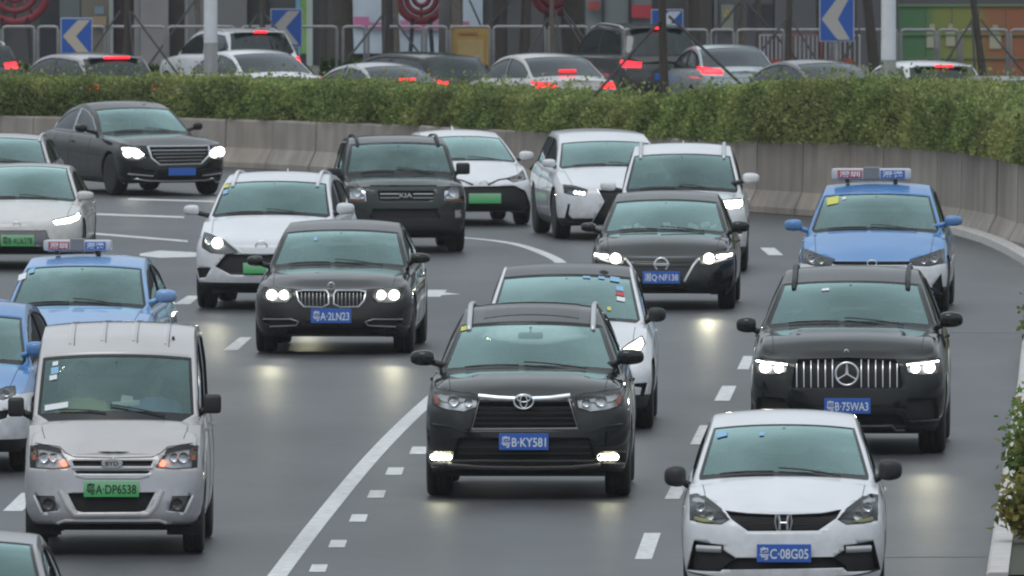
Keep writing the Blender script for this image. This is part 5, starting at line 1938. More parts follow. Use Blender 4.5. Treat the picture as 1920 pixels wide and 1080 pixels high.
# ---------------- white sport utility car, left middle
sp = dict(cx=490, gy=578, wpx=268, L=4.6, ov=.90, wb=2.66, yaw=4.5, R=.36, tw=.235, paint=white, roofw=.72, n=2.5, arc=.62, clad_z=.36, W=1.86, zb_f=.28,
  prof=[(.16, 450), (.55, 428), (1.1, 403), (1.9, 339), (2.6, 321), (3.9, 1.66), (4.35, 1.15), (4.56, 1.05)])
c = Car('sport_utility_car', 'white sport utility car with roof rails partly behind the black saloon with double grille', 'car', sp)
g = P_(428, 449, 490, 449, 490, 473, 456, 473)
c.recess('grille', c.xz(g + mirror_px(490, g)[1:-1]), dark_in, .035)
c.strip('grille_lip', c.xz(P_(424, 446, 455, 475, 490, 476)), chrome, .022, .008, mirror=True)
c.ring(*[(lambda h: (h.x, h.z))(c.hit(490, 460))][0], .075, .02, chrome, -.01, rz=.7)
c.headlight(P_(375, 438, 392, 438, 421, 450, 447, 474, 425, 477, 395, 474, 379, 464), lamps=[(407, 456, 9, lamp_white), (391, 452, 7, reflector)], mhouse=housing_dark)
c.recess('air_intake', c.xz(P_(404, 500, 424, 476, 490, 478, 556, 476, 576, 500, 548, 515, 490, 516, 432, 515)), dark_in, .04)
c.recess('fog_recess', c.xz(P_(369, 502, 396, 502, 386, 520, 369, 523)), dark_in, .03, mirror=True)
c.plate(489, 503, 66, '', green=True, hpx=20)
c.mirrors([(359, 394, 15, 10), (648, 391, 17, 11)])
c.recess('bonnet_vent', [], dark_in) if False else None
c.sticker(425, 349, 10, 6, yellow_sticker); c.sticker(423, 360, 10, 7, blue_sticker)
c.finish(rails=(white, .60, 1.85, 3.9, .03)); fin(c, 0)

# ---------------- black saloon with plate, right middle
sp = dict(cx=1241, gy=578, wpx=274, L=4.64, ov=.93, wb=2.71, yaw=2.2, R=.335, tw=.225, paint=black, roofw=.70, n=2.5, arc=.66, clad_z=.27, rear_clear=True,
  prof=[(.18, 481), (.55, 452), (1.2, 434), (2.1, 375), (2.8, 357), (3.55, 1.42), (4.2, 1.12), (4.58, 1.02)])
c = Car('saloon_car', 'black saloon with glaring headlamps and papers on its dashboard', 'car', sp)
g = P_(1177, 483, 1240, 484, 1240, 532, 1202, 532)
c.recess('grille', c.xz(g + mirror_px(1240, g)[1:-1]), dark_in, .04)
c.strip('grille_wing', c.xz(P_(1172, 484, 1182, 497, 1199, 528)), satin, .032, .008, mirror=True)
for y in (492, 500, 518, 526): c.strip('slat', c.xz(P_(1196 if y > 510 else 1188, y, 1284 if y > 510 else 1292, y)), plastic, .012, .008)
c.headlight(P_(1109, 469, 1150, 474, 1175, 482, 1168, 496, 1140, 493, 1113, 484), lamps=[(1154, 485, 9, lamp_warm)], drl=[P_(1112, 473, 1140, 477, 1140, 482, 1114, 479)], mhouse=housing_dark)
c.ring(*[(lambda h: (h.x, h.z))(c.hit(1240, 496))][0], .085, .022, chrome, -.012)
h = c.hit(1240, 496)
box_obj('emblem_bar', (h.x, h.y - .03, h.z), (.21, .012, .035), chrome, c.root, .004)
c.plate(1240, 520, 70, '湘Q·NF138', hpx=23)
c.recess('air_intake', c.xz(P_(1196, 541, 1284, 541, 1292, 556, 1188, 556)), dark_in, .04)
c.recess('fog_recess', c.xz(P_(1117, 528, 1150, 540, 1170, 552, 1124, 552)), plastic, .02, mirror=True)
c.mirrors([(1103, 426, 14, 9), (1388, 425, 17, 11)])
for x, y, w, h_ in ((1176, 426, 16, 5), (1194, 423, 10, 8), (1206, 427, 12, 4), (1250, 422, 14, 10), (1262, 426, 16, 5), (1300, 424, 20, 8), (1322, 421, 16, 9), (1338, 425, 12, 6)):
    d = (c.Mi.to_3x3() @ ray(x, y)); q = c.hit(x, y); p = c.o + d * ((q.y + .16 - c.o.y) / d.y)
    k = F_PX / c.Yf
    box_obj('crumpled_paper', p, (w / k, .06, h_ / k), paper, c.root, .004, Matrix.Rotation(random.uniform(-.4, .4), 3, 'Y'))
c.finish()

# ---------------- blue and white taxi, right
sp = dict(cx=1635, gy=584, wpx=286, L=4.70, ov=.90, wb=2.72, yaw=3.2, R=.35, tw=.225, paint=blue, roofw=.69, n=2.5, arc=.62, clad_z=.34, rear_clear=True,
  tone2=(0, white), prof=[(.18, 490), (.6, 462), (1.2, 432), (2.05, 363), (2.75, 341), (3.8, 1.56), (4.4, 1.15), (4.66, 1.02)])
sp['tone2'] = (ground(1635, 584) and at(1635, 497, ground(1635, 584).y - .85).z, white)
c = Car('taxi', 'blue and white taxi with roof sign behind the black car with upright grille slats', 'taxi', sp)
g = P_(1560, 490, 1708, 490, 1704, 497, 1564, 497)
c.recess('grille', c.xz(g), dark_in, .03)
c.strip('chrome_strip', c.xz(P_(1575, 499, 1698, 499)), chrome, .02, .008)
c.ring(*[(lambda h: (h.x, h.z))(c.hit(1635, 494))][0], .06, .014, chrome, -.012, rz=.7)
c.headlight(P_(1706, 487, 1730, 480, 1770, 466, 1772, 492, 1742, 499, 1712, 498), lamps=[(1752, 484, 8, reflector), (1732, 489, 6, reflector)], mhouse=housing_dark)
c.recess('air_intake', c.xz(P_(1765, 513, 1747, 537, 1768, 554)), dark_in, .03, mirror=True)
c.recess('lower_grille', c.xz(P_(1580, 520, 1690, 520, 1700, 548, 1570, 548)), dark_in, .04)
c.strip('blue_lip', c.xz(P_(1745, 564, 1774, 563)), blue, .06, .008, mirror=True)
c.mirrors([(1487, 422, 17, 11), (1788, 414, 17, 10)], stalk=blue)
c.sticker(1562, 376, 22, 13, yellow_sticker); c.sticker(1583, 372, 7, 4, paper)
c.plate(1635, 512, 62, '', green=True, hpx=20)
taxi_sign(c, 1634, 326, 150, 26)
c.finish()
TAXI_R = c

# ---------------- black executive saloon with the double grille
sp = dict(cx=622, gy=661, wpx=302, L=4.95, ov=.86, wb=2.97, yaw=2.4, R=.35, tw=.245, paint=black2, roofw=.70, n=2.6, arc=.62, clad_z=.27, bulge=.016,
  prof=[(.18, 541), (.6, 515), (1.45, 498), (2.25, 431), (2.95, 411), (3.65, 1.45), (4.35, 1.12), (4.88, 1.03)], seat_d=1.35)
c = Car('saloon_car', 'dark brown-black saloon with double oval slatted grille and both headlamps lit', 'car', sp)
kid = P_(556, 547, 568, 545, 612, 545, 616, 552, 616, 570, 604, 576, 570, 575, 560, 564)
for sg in (0, 1):
    K_ = kid if not sg else mirror_px(621, kid)
    kx = c.xz(K_)
    o = c.recess('grille', kx, dark_in, .035)
    c.strip('grille_surround', kx, chrome, .020, .012, closed=True, parent=o[0])
    for q in range(7):
        x = 565 + q * 7.2
        x = x if not sg else 1242 - x
        c.strip('slat', c.xz([(x, 548), (x, 573 if q else 568)]), dark_chrome, .008, .010, parent=o[0], off=-.012)
c.headlight(P_(490, 543, 505, 539, 546, 541, 548, 556, 538, 567, 510, 567, 494, 560), lamps=[(509, 553, 8.5, lamp_white), (532, 553, 7.5, lamp_white)], mhouse=housing_dark)
c.plate(621, 592, 76, '粤A·2LN23', hpx=27)
c.recess('air_intake', c.xz(P_(500, 597, 545, 598, 560, 603, 556, 609, 506, 611, 494, 606)), dark_in, .035, mirror=True)
c.strip('chrome_strip', c.xz(P_(494, 598, 545, 598, 560, 603, 555, 610, 506, 612)), chrome, .014, .008, mirror=True)
c.recess('lower_grille', c.xz(P_(545, 614, 697, 614, 715, 632, 528, 632)), dark_in, .05)
h = c.hit(621, 535)
c.ring(h.x, h.z, .035, .012, chrome, -.004)
c.mirrors([(478, 489, 15, 10), (788, 484, 19, 10)])
c.sticker(592, 448, 6, 6, blue_sticker)
c.finish(); 

# ---------------- white hatchback behind the big black car
sp = dict(cx=1055, gy=803, wpx=350, L=4.55, ov=.88, wb=2.73, yaw=1.4, R=.355, tw=.235, paint=white, roofw=.72, wsh=.91, n=2.4, arc=.66, clad_z=.38, W=1.93,
  rear_clear=True, prof=[(.18, 690), (.6, 652), (1.15, 600), (2.2, 516), (2.9, 493), (3.8, 1.58), (4.35, 1.15), (4.5, 1.05)], roof_black=True)
c = Car('crossover_car', 'white crossover with black roof half hidden behind the big black sport utility car', 'car', sp)
c.headlight(P_(1166, 655, 1178, 644, 1204, 630, 1210, 644, 1202, 657, 1176, 664), drl=[P_(1169, 654, 1180, 646, 1203, 632, 1207, 644, 1199, 653, 1178, 660)], drl_m=lamp_warm)
c.recess('fog_recess', c.xz(P_(1188, 719, 1214, 718, 1207, 744, 1200, 744, 1203, 727, 1189, 725)), dark_in, .03, mirror=True)
c.recess('grille', c.xz(P_(985, 735, 1125, 735, 1115, 757, 995, 757)), dark_in, .04)
c.mirrors([(1232, 590, 17, 14)], cap=plastic)
c.sticker(1100, 520, 14, 4, blue_sticker); c.sticker(1128, 521, 12, 5, blue_sticker); c.sticker(1153, 524, 18, 9, blue_sticker); c.sticker(1162, 541, 14, 8, blue_sticker)
c.sticker(1163, 551, 16, 7, red_sticker); c.sticker(1164, 561, 16, 7, paper); c.sticker(1142, 579, 7, 6, yellow_sticker)
# dark roof panel
yf = -c.L / 2
c.finish()
CROSS = c

# ---------------- blue taxi, left, behind the van
sp = dict(cx=124, gy=740, wpx=304, L=4.65, ov=.90, wb=2.68, yaw=3.6, R=.335, tw=.225, paint=blue_l, roofw=.72, n=2.5, arc=.62, clad_z=.30, rear_clear=True,
  prof=[(.18, 625), (.6, 602), (1.25, 573), (2.05, 498), (2.75, 476), (3.6, 1.42), (4.2, 1.12), (4.58, 1.02)])
sp['tone2'] = (.66, white)
c = Car('taxi', 'light blue taxi with roof sign directly behind the silver van', 'taxi', sp)
c.headlight(P_(226, 632, 262, 612, 268, 628, 236, 646))
c.recess('grille', c.xz(P_(70, 640, 180, 640, 172, 660, 78, 660)), dark_in, .03)
c.mirrors([(312, 555, 20, 13), (-40, 555, 20, 13)], stalk=blue_l)
c.sticker(42, 519, 16, 10, paper); c.sticker(60, 508, 10, 8, blue_sticker)
taxi_sign(c, 146, 460, 128, 26)
c.finish()
TAXI_L = c

# ---------------- blue taxi cut by the left edge
sp = dict(cx=-124, gy=882, wpx=344, L=4.70, ov=.90, wb=2.72, yaw=4.0, R=.35, tw=.225, paint=blue, roofw=.70, n=2.5, arc=.62, clad_z=.34,
  prof=[(.18, 745), (.6, 715), (1.2, 678), (2.05, 590), (2.75, 562), (3.8, 1.56), (4.4, 1.15), (4.66, 1.02)])
sp['tone2'] = (.78, white)
c = Car('taxi', 'blue and white taxi cut off by the left edge beside the silver van', 'taxi', sp)
c.headlight(P_(-20, 740, 10, 726, 28, 724, 29, 740, 5, 750), lamps=[(12, 737, 7, reflector)])
c.recess('air_intake', c.xz(P_(-12, 772, 18, 768, 12, 784, -10, 790)), dark_in, .03, mirror=True)
c.recess('grille', c.xz(P_(-200, 750, -50, 750, -60, 760, -190, 760)), dark_in, .03)
c.mirrors([(70, 654, 21, 14)], stalk=blue)
c.finish()

# ---------------- black sport utility car with upright slats
sp = dict(cx=1588, gy=848, wpx=386, L=4.95, ov=.92, wb=2.995, yaw=2.6, R=.385, tw=.275, paint=black, roofw=.68, wsh=.93, n=2.9, arc=.58, clad_z=.30, zb_f=.26, bulge=.02, W=2.02,
  prof=[(.16, 673), (.50, 634), (1.2, 610), (2.0, 527), (2.7, 498), (4.1, 1.72), (4.7, 1.20), (4.9, 1.08)])
c = Car('sport_utility_car', 'black sport utility car with upright slatted grille, round star emblem and lit lamps', 'car', sp)
g = P_(1489, 690, 1497, 673, 1588, 670, 1679, 673, 1688, 688, 1692, 728, 1484, 728)
o = c.recess('grille', c.xz(g), dark_in, .05)
for q in range(15):
    x = 1588 + (q - 7) * 13.5
    if abs(x - 1588) < 20: continue
    t_ = 673 + (abs(x - 1588) / 100) ** 4 * 10
    c.strip('slat', c.xz([(x, t_ + 1), (x, 726)]), chrome, .012, .020, parent=o[0], off=-.014)
h = c.hit(1588, 701)
zz = h.z; yy_ = c.on_front(0, zz)[0].y - .03
c.ring(0, zz, .115, .022, chrome, name='emblem', p=Vector((h.x, yy_, zz)))
bm = bmesh.new()
for a in (90, 210, 330):
    a = math.radians(a)
    add_tube(bm, [Vector((h.x, yy_ - .004, zz)), Vector((h.x + .105 * math.cos(a), yy_, zz + .105 * math.sin(a)))], [.018, .006], [.010, .006], 6)
obj('emblem_star', bm, chrome, c.root)
c.headlight(P_(1415, 673, 1445, 675, 1478, 681, 1474, 698, 1450, 702, 1420, 699), lamps=[(1434, 689, 9, lamp_white), (1460, 691, 7.5, lamp_white)], drl=[P_(1417, 674.5, 1476, 682, 1475.5, 684, 1417, 677)], mhouse=housing_dark)
h = c.hit(1587, 659); c.ring(h.x, h.z, .018, .010, chrome, -.004)
c.plate(1589, 761, 87, '粤B·75WA3', hpx=29)
c.recess('air_intake', c.xz(P_(1420, 745, 1475, 750, 1468, 790, 1418, 785)), dark_in, .04, mirror=True)
c.recess('lower_grille', c.xz(P_(1490, 778, 1686, 778, 1700, 800, 1476, 800)), dark_in, .05)
c.strip('trim_strip', c.xz(P_(1480, 806, 1588, 810, 1696, 806)), grey_m, .022, .008)
c.mirrors([(1399, 609, 19, 15), (1784, 599, 22, 15)])
c.sticker(1548, 543, 14, 4, paper)
c.finish(rails=(plastic, .58, 1.95, 4.2, .03))
GLE = c

# ---------------- big black sport utility car, centre
sp = dict(cx=988, gy=930, wpx=392, L=4.86, ov=.95, wb=2.79, yaw=1.2, R=.375, tw=.245, paint=black, roofw=.65, n=2.9, arc=.55, zb_f=.27, clad_z=.30, bulge=.018, W=1.99,
  prof=[(.14, 745), (.50, 711), (1.10, 692), (1.98, 606), (2.7, 570), (4.15, 1.74), (4.62, 1.18), (4.82, 1.06)], rear_clear=True, ws=[(0, .93), (.1, .965), (.3, .99), (.55, 1.0), (.8, .985), (1, .925)])
c = Car('sport_utility_car', 'big black sport utility car with chrome bar across its grille and four-dot fog lamps lit', 'car', sp)
g = P_(898, 753, 1068, 753, 1083, 803, 885, 804)
gx = c.xz(g)
o = c.recess('grille', gx, dark_in, .05)
c.strip('grille_surround', [gx[3], gx[2]], chrome, .018, .010, parent=o[0])
c.strip('grille_surround', [gx[0], gx[3]], dark_chrome, .008, .006, parent=o[0])
c.strip('grille_surround', [gx[1], gx[2]], dark_chrome, .008, .006, parent=o[0])
for y in (764, 774, 784, 794):
    f = (y - 753) / 50
    c.strip('slat', c.xz([(899 - 12 * f, y), (1067 + 14 * f, y)]), plastic, .020, .016, parent=o[0], off=-.012)
c.strip('chrome_bar', c.xz(P_(897, 744, 935, 748, 982, 750, 1030, 748, 1069, 743)), chrome, .056, .016, parent=o[0])
c.headlight(P_(809, 723, 833, 731, 897, 741, 893, 764, 870, 772, 838, 768, 812, 759), lamps=[(850, 751, 11, reflector), (878, 755, 8, reflector)], ambers=[P_(811, 736, 819, 739, 822, 757, 814, 755)], mhouse=housing_bright)
h = c.hit(982, 753)
for w_, hh_, dx in ((.092, .74, 0),):
    c.ring(0, 0, w_, .017, chrome, p=Vector((h.x, h.y - .035, h.z)), rz=hh_)
c.ring(0, 0, .034, .013, chrome, p=Vector((h.x, h.y - .037, h.z)), rz=1.75, name='emblem_oval')
c.ring(0, 0, .062, .013, chrome, p=Vector((h.x, h.y - .036, h.z + .028)), rz=.50, name='emblem_oval')
bm = bmesh.new(); add_lathe(bm, [(0, .085), (.02, .09)], 'y', 20); bmesh.ops.scale(bm, vec=(1, 1, .74), verts=bm.verts); bmesh.ops.translate(bm, vec=(h.x, h.y - .025, h.z), verts=bm.verts)
obj('emblem_plate', bm, dark_in, c.root)
c.plate(982, 828, 93, '粤B·KY581', hpx=31)
c.recess('air_intake', c.xz(P_(860, 822, 1106, 822, 1118, 862, 848, 862)), dark_in, .05)
for y in (838, 850): c.strip('slat', c.xz([(858, y), (1108, y)]), plastic, .014, .012, off=-.012)
c.strip('skid_trim', c.xz(P_(840, 871, 900, 876, 985, 877, 1070, 876, 1126, 871)), grey_d, .05, .012)
c.strip('bumper_crease', c.xz(P_(812, 796, 845, 800, 878, 812)), black, .03, .012, mirror=True)
fl = c.recess('fog_recess', c.xz(P_(804, 848, 850, 848, 846, 868, 806, 867)), dark_in, .035, mirror=True)
for side, cx_ in ((0, 827), (1, 1140)):
    for q in range(4):
        h = c.hit(cx_ - 14 + q * 9.3, 857)
        c.lamp_disc(h.x, h.z, .030, lamp_fog, .0, 'fog_lamp', fl[side] if len(fl) > side else None)
c.mirrors([(792, 671, 23, 15), (1182, 669, 26, 15)])
c.sticker(870, 616, 12, 7, yellow_sticker)
c.finish(rails=(satin, .60, 1.98, 4.2, .03))
yf = -c.L / 2
# sunroof pane
bm = bmesh.new()
G_ = []
for iy in range(7):
    row = []
    for ix in range(9):
        p, nr = c.on_top((ix / 8 - .5) * .92, yf + 2.22 + iy * .2)
        row.append(bm.verts.new(p + nr * .004))
    G_.append(row)
for iy in range(6):
    for ix in range(8): bm.faces.new((G_[iy][ix], G_[iy][ix + 1], G_[iy + 1][ix + 1], G_[iy + 1][ix]))
obj('sunroof', bm, mat('sunroof_glass', (.01, .012, .012), .04), c.root, smooth=1)
HIGH = c

# ---------------- silver van, left foreground
sp = dict(cx=211, gy=1037, wpx=342, L=4.35, ov=.62, wb=2.72, yaw=.4, R=.31, tw=.185, paint=silver_l, roofw=.84, wsh=.95, n=3.2, arc=.38, arc_r=.2, fall=.05, clad=False, bow=.14, crown=.05, zb_f=.28,
  nose=[(0, .03), (.15, 0), (.3, 0), (.5, .02), (.8, .05), (.93, .08), (1, .12)], taper=.97, seat_d=.95, nwin=3, tone2=(.735, silver), handle=silver_l,
  prof=[(.11, 852), (.25, 825), (.52, 787), (1.05, 664), (1.45, 621), (1.9, 604), (3.9, 1.84), (4.25, 1.25), (4.32, 1.0)], idx=(2, 3, 6, 7), belt_rear=1.18, R_=0)
c = Car('delivery_van', 'silver minivan with green plate and ribbed roof, nearest on the left', 'van', sp)
c.headlight(P_(57, 836, 75, 833, 112, 841, 119, 856, 131, 876, 100, 879, 57, 876), lamps=[(81, 858, 10, reflector), (99, 858, 8, reflector), (120, 869, 6, lamp_redspot)], ambers=[P_(58, 838, 66, 838, 66, 862, 58, 862)], mhouse=housing_bright)
c.strip('bonnet_edge', c.xz(P_(66, 831, 112, 838, 124, 850, 140, 857, 211, 859)), dark_in, .008, .003, mirror=True)
c.recess('grille', c.xz(P_(135, 864, 287, 864, 283, 874, 139, 874)), dark_in, .03)
c.strip('grille_bar', c.xz(P_(135, 878, 286, 878)), satin, .022, .010)
c.recess('grille_slot', c.xz(P_(140, 883, 281, 883, 277, 888, 144, 888)), dark_in, .02)
c.strip('grille_lip', c.xz(P_(142, 892, 160, 897, 262, 897, 280, 892)), satin, .016, .008)
h = c.hit(210, 869)
bm = bmesh.new(); add_lathe(bm, [(0, .09), (.02, .10)], 'y', 20); bmesh.ops.scale(bm, vec=(1, 1, .42), verts=bm.verts); bmesh.ops.translate(bm, vec=(h.x, h.y - .03, h.z), verts=bm.verts)
e_ = obj('emblem', bm, chrome, c.root)
c.words('BYD', 210, 869, 24, 8, dark_in, 'emblem_letters', off=.036, parent=e_)
c.plate(209, 916, 104, '粤A·DP6538', green=True, hpx=31)
g = P_(127, 925, 291, 923, 273, 957, 258, 961, 158, 962, 143, 957)
c.recess('lower_grille', c.xz(g), dark_in, .05)
c.strip('grille_lip', c.xz(P_(112, 920, 127, 950, 140, 966, 278, 965, 291, 950, 304, 920)), silver_l, .05, .012)
for sg in (1, 1):
    pass
fl = c.recess('fog_recess', c.xz(P_(64, 929, 101, 930, 109, 958, 78, 961)), grey_m, .03, mirror=True, wall=silver_l)
for q, x in enumerate((90, 332)):
    h = c.hit(x, 945); c.lamp_disc(h.x, h.z, .05, grey_d, .012, 'fog_lamp_cover', fl[q] if q < len(fl) else None)
c.strip('fog_trim', c.xz(P_(64, 929, 79, 962)), satin, .03, .01, mirror=True)
c.strip('bumper_step', c.xz(P_(108, 981, 122, 976, 298, 976, 312, 981)), satin, .03, .012)
c.recess('underlip', c.xz(P_(114, 982, 306, 982, 312, 992, 108, 992)), dark_in, .03)
c.mirrors([(30, 763, 15, 18), (398, 757, 17, 18)], boxy=True, cap=plastic)
c.sticker(104, 682, 11, 7, paper); c.sticker(103, 695, 15, 12, blue_sticker); c.sticker(100, 708, 15, 8, paper); c.sticker(106, 762, 46, 10, paper)
for x, y, w, h_ in ((232, 757, 44, 8), (238, 749, 22, 14), (254, 755, 18, 9)):
    d = (c.Mi.to_3x3() @ ray(x, y)); q = c.hit(x, y); p = c.o + d * ((q.y + .10 - c.o.y) / d.y)
    k = F_PX / c.Yf
    box_obj('crumpled_paper', p, (w / k, .10, h_ / k), paper, c.root, .006, Matrix.Rotation(random.uniform(-.3, .3), 3, 'Y'))
yf = -c.L / 2
for x in (-.42, -.14, .14, .42):
    c.strip('roof_rib', [(x, yf + 1.25), (x * 1.02, yf + 2.4), (x * 1.04, yf + 3.9)], silver_l, .03, .004, face='z')
    c.strip('roof_groove', [(x + .035, yf + 1.22), (x * 1.02 + .035, yf + 2.4), (x * 1.04 + .035, yf + 3.9)], grey_m, .012, .004, face='z')
h = c.hit(325, 637)
bm = bmesh.new(); add_lathe(bm, [(0, .014), (.03, .010)], 'z', 8); bmesh.ops.translate(bm, vec=h, verts=bm.verts); obj('aerial_stub', bm, plastic, c.root)
c.finish()
VAN = c

# ---------------- white hatchback, right foreground
sp = dict(cx=1470, gy=1137, wpx=385, L=4.1, ov=.80, wb=2.53, yaw=1.2, R=.30, tw=.185, paint=white, roofw=.70, wsh=.93, n=2.7, arc=.60, zb_f=.20, clad=False, rear_clear=True, W=1.70,
  nose=[(0, .03), (.15, .0), (.3, 0), (.5, .015), (.75, .04), (.92, .10), (1, .18)], fall=.10,
  prof=[(.17, 961), (.5, 925), (.90, 893), (1.80, 795), (2.5, 768), (3.45, 1.49), (3.98, 1.05), (4.06, .98)])
c = Car('hatchback', 'white hatchback with black door mirrors and swept unlit headlamps, nearest on the right', 'car', sp)
g = P_(1360, 957, 1400, 962, 1469, 965, 1540, 962, 1578, 955, 1568, 972, 1534, 995, 1402, 996, 1372, 974)
o = c.recess('grille', c.xz(g), dark_in, .035)
for y in (970, 977, 984, 990): c.strip('slat', c.xz([(1380 + (y - 970) * .9, y), (1560 - (y - 970) * 1.1, y)]), plastic, .010, .008, parent=o[0], off=-.010)
hm = P_(1294, 928, 1306, 926, 1322, 931, 1351, 953, 1368, 974, 1352, 983, 1320, 981, 1294, 975)
c.headlight(hm, lamps=[(1312, 950, 9, reflector), (1330, 967, 9, reflector)], mhouse=housing_dark, drl=[P_(1298, 932, 1310, 931, 1322, 937, 1320, 941, 1299, 938)], drl_m=lamp_off_strip)
for sg_, nm_ in ((1, 0), (-1, 1)):
    q_ = c.xz(P_(1301, 967, 1330, 973, 1342, 977, 1320, 978, 1300, 973))
    c.patch('yellow_reflector', [(x * sg_, z) for x, z in q_], lamp_yellow, off=-.008)
h = c.hit(1469, 979)
bm = bmesh.new()
k = .075
pts = [Vector((h.x + x * k, h.y - .03, h.z + z * k)) for x, z in ((-.8, .9), (.8, .9), (.92, 0), (.7, -.95), (-.7, -.95), (-.92, 0), (-.8, .9))]
add_tube(bm, pts, .007, .007, 6, False, (0, 1, 0))
for s_ in (-1, 1): add_tube(bm, [Vector((h.x + s_ * .55 * k, h.y - .03, h.z + .75 * k)), Vector((h.x + s_ * .40 * k, h.y - .03, h.z)), Vector((h.x + s_ * .42 * k, h.y - .03, h.z - .8 * k))], .010, .008, 6)
add_tube(bm, [Vector((h.x - .4 * k, h.y - .03, h.z - .05 * k)), Vector((h.x + .4 * k, h.y - .03, h.z - .05 * k))], .010, .008, 6)
obj('emblem', bm, chrome, c.root)
c.plate(1470, 1037, 102, '粤C·08G05', hpx=34)
c.recess('lower_grille', c.xz(P_(1380, 1046, 1560, 1044, 1590, 1064, 1350, 1068)), dark_in, .05)
fr_ = c.recess('fog_recess', c.xz(P_(1301, 1013, 1357, 1023, 1356, 1031, 1379, 1046, 1350, 1072, 1288, 1068)), dark_in, .04, mirror=True)
c.strip('fog_blade', c.xz(P_(1304, 1028, 1352, 1030)), satin, .055, .012, mirror=True, off=-.012)
c.strip('bumper_lip', c.xz(P_(1284, 1074, 1340, 1082, 1470, 1086, 1600, 1080, 1656, 1070)), plastic, .014, .006)
c.mirrors([(1266, 893, 21, 20), (1669, 881, 23, 20)], cap=plastic)
c.sticker(1354, 815, 20, 8, blue_sticker); c.sticker(1428, 814, 9, 6, blue_sticker)
c.finish()
FIT = c

# ---------------- grey saloon cut by the bottom left corner
sp = dict(cx=-126, gy=1432, wpx=482, L=4.6, ov=.90, wb=2.68, yaw=.3, R=.33, tw=.21, paint=silver_g, roofw=.70, n=2.5, arc=.6,
  prof=[(.18, .82), (.6, .90), (1.25, 1.0), (2.05, 1012), (2.75, 991), (3.6, 1.42), (4.2, 1.10), (4.55, 1.02)])
c = Car('saloon_car', 'grey saloon of which only the roof corner shows at the bottom left', 'car', sp)
c.recess('grille', [(-.5, .72), (.5, .72), (.42, .52), (-.42, .52)], dark_in, .03)
c.finish()

# ------------------------------------------------------------ queue beyond the hedge, seen from behind
def rear_car(name, label, cx, Y, W, L, H, yaw, pt, kind='hatch', stop=None, tails=None, tail_z=None, lit=True, plate=None, cat='car', roofw=.72):
    if kind == 'sedan':
        prof = [(.18, H * .52), (.6, H * .60), (1.25, H * .68), (2.05, H * .955), (2.7, H), (L * .72, H * .955), (L * .89, H * .72), (L - .05, H * .66)]
        db = .66 * H
    elif kind == 'suv':
        prof = [(.14, H * .56), (.6, H * .61), (1.1, H * .67), (1.85, H * .95), (2.5, H), (L - .55, H * .965), (L - .14, H * .66), (L - .04, H * .60)]
    else:
        prof = [(.16, H * .54), (.55, H * .61), (1.0, H * .68), (1.85, H * .955), (2.5, H), (L - .60, H * .95), (L - .15, H * .66), (L - .05, H * .60)]
    sp = dict(cx=cx, gy=0, wpx=0, rear=True, Y=Y, W=W, L=L, ov=.88, wb=L * .585, yaw=yaw, R=.34, paint=pt, roofw=roofw, n=2.5, arc_r=.30, prof=prof, own_tail=True, arc=.6)
    c = Car(name, label, cat, sp, 'queue of cars beyond the hedge')
    tz = tail_z or (H * .60 if kind != 'sedan' else H * .60)
    hw = c.hw
    P = [(hw * .50, tz + .02), (hw * .92, tz + .07), (hw * .94, tz - .08), (hw * .52, tz - .09)]
    c.recess('tail_light', P, lamp_red if lit else red_plastic, .008, mirror=True, sgn=1)
    # high stop lamp along the rear roof edge or inside the glass
    if stop is not None:
        if kind == 'sedan':
            yy = -c.L / 2 + c.db - .16; p, nr = c.on_top(0, yy, .012)
        else:
            yy = -c.L / 2 + c.dr + .02; p, nr = c.on_top(0, yy, .012)
            box_obj('spoiler', p + Vector((0, .02, -.012)), (W * .62, .16, .03), pt, c.root, .010)
            p = p + Vector((0, .105, -.014))
        box_obj('stop_lamp', p, (stop, .03, .045), lamp_red, c.root, .006)
    if plate:
        p, nr = c.on_front(0, H * .44, .01, 1)
        box_obj('licence_plate', p, (.44, .012, .14), plate_blue, c.root, .004)
    c.strip('boot_gap', [(-hw * .8, tz - .16), (hw * .8, tz - .16)], dark_in, .010, .003, sgn=1, off=0)
    c.finish(rails=(satin, .66, 1.9, L - .9, .03) if kind == 'suv' else None)
    return c
rear_car('saloon_car', 'dark saloon with red tail lamp at the far left beyond the hedge', -28, 300, 1.82, 4.7, 1.57, -14, grey_d, 'suv', tail_z=1.10)
rear_car('hatchback', 'lilac-silver hatchback with long red stop lamp below the chevron sign', 238, 286, 1.80, 4.5, 1.58, -27, silver_lil, 'hatch', stop=.56, roofw=.76)
rear_car('sport_utility_car', 'white sport utility car behind the white light pole with stop lamp lit', 503, 311, 1.86, 4.4, 1.66, -24, white, 'suv', stop=.30)
rear_car('saloon_car', 'white saloon with dark glass just right of the white light pole', 545, 292, 1.84, 4.7, 1.53, -26, white, 'sedan')
rear_car('saloon_car', 'silver saloon with low red lamp behind the middle of the hedge', 795, 282, 1.78, 4.6, 1.46, -30, silver, 'sedan', stop=.36, roofw=.66)
rear_car('saloon_car', 'black hatchback with pale rear glass behind the yellow cabinet', 880, 292, 1.82, 4.6, 1.49, -34, black, 'hatch')
rear_car('saloon_car', 'silver saloon with red stop lamp in its rear window', 1088, 288, 1.84, 4.75, 1.53, -22, silver_l, 'sedan', stop=.36)
rear_car('people_carrier', 'large dark people carrier with bright tail lamps behind the thick trunk', 1247, 300, 1.94, 4.9, 1.93, -17, grey_d, 'suv', stop=.24, tail_z=1.13, plate=True, cat='van')
rear_car('saloon_car', 'pale blue-grey saloon with wide tail lamps next to the people carrier', 1398, 297, 1.80, 4.7, 1.55, -13, mat_pale if False else paint('pale_blue_grey', (.38, .44, .46), metal=.3), 'sedan', tail_z=1.04)
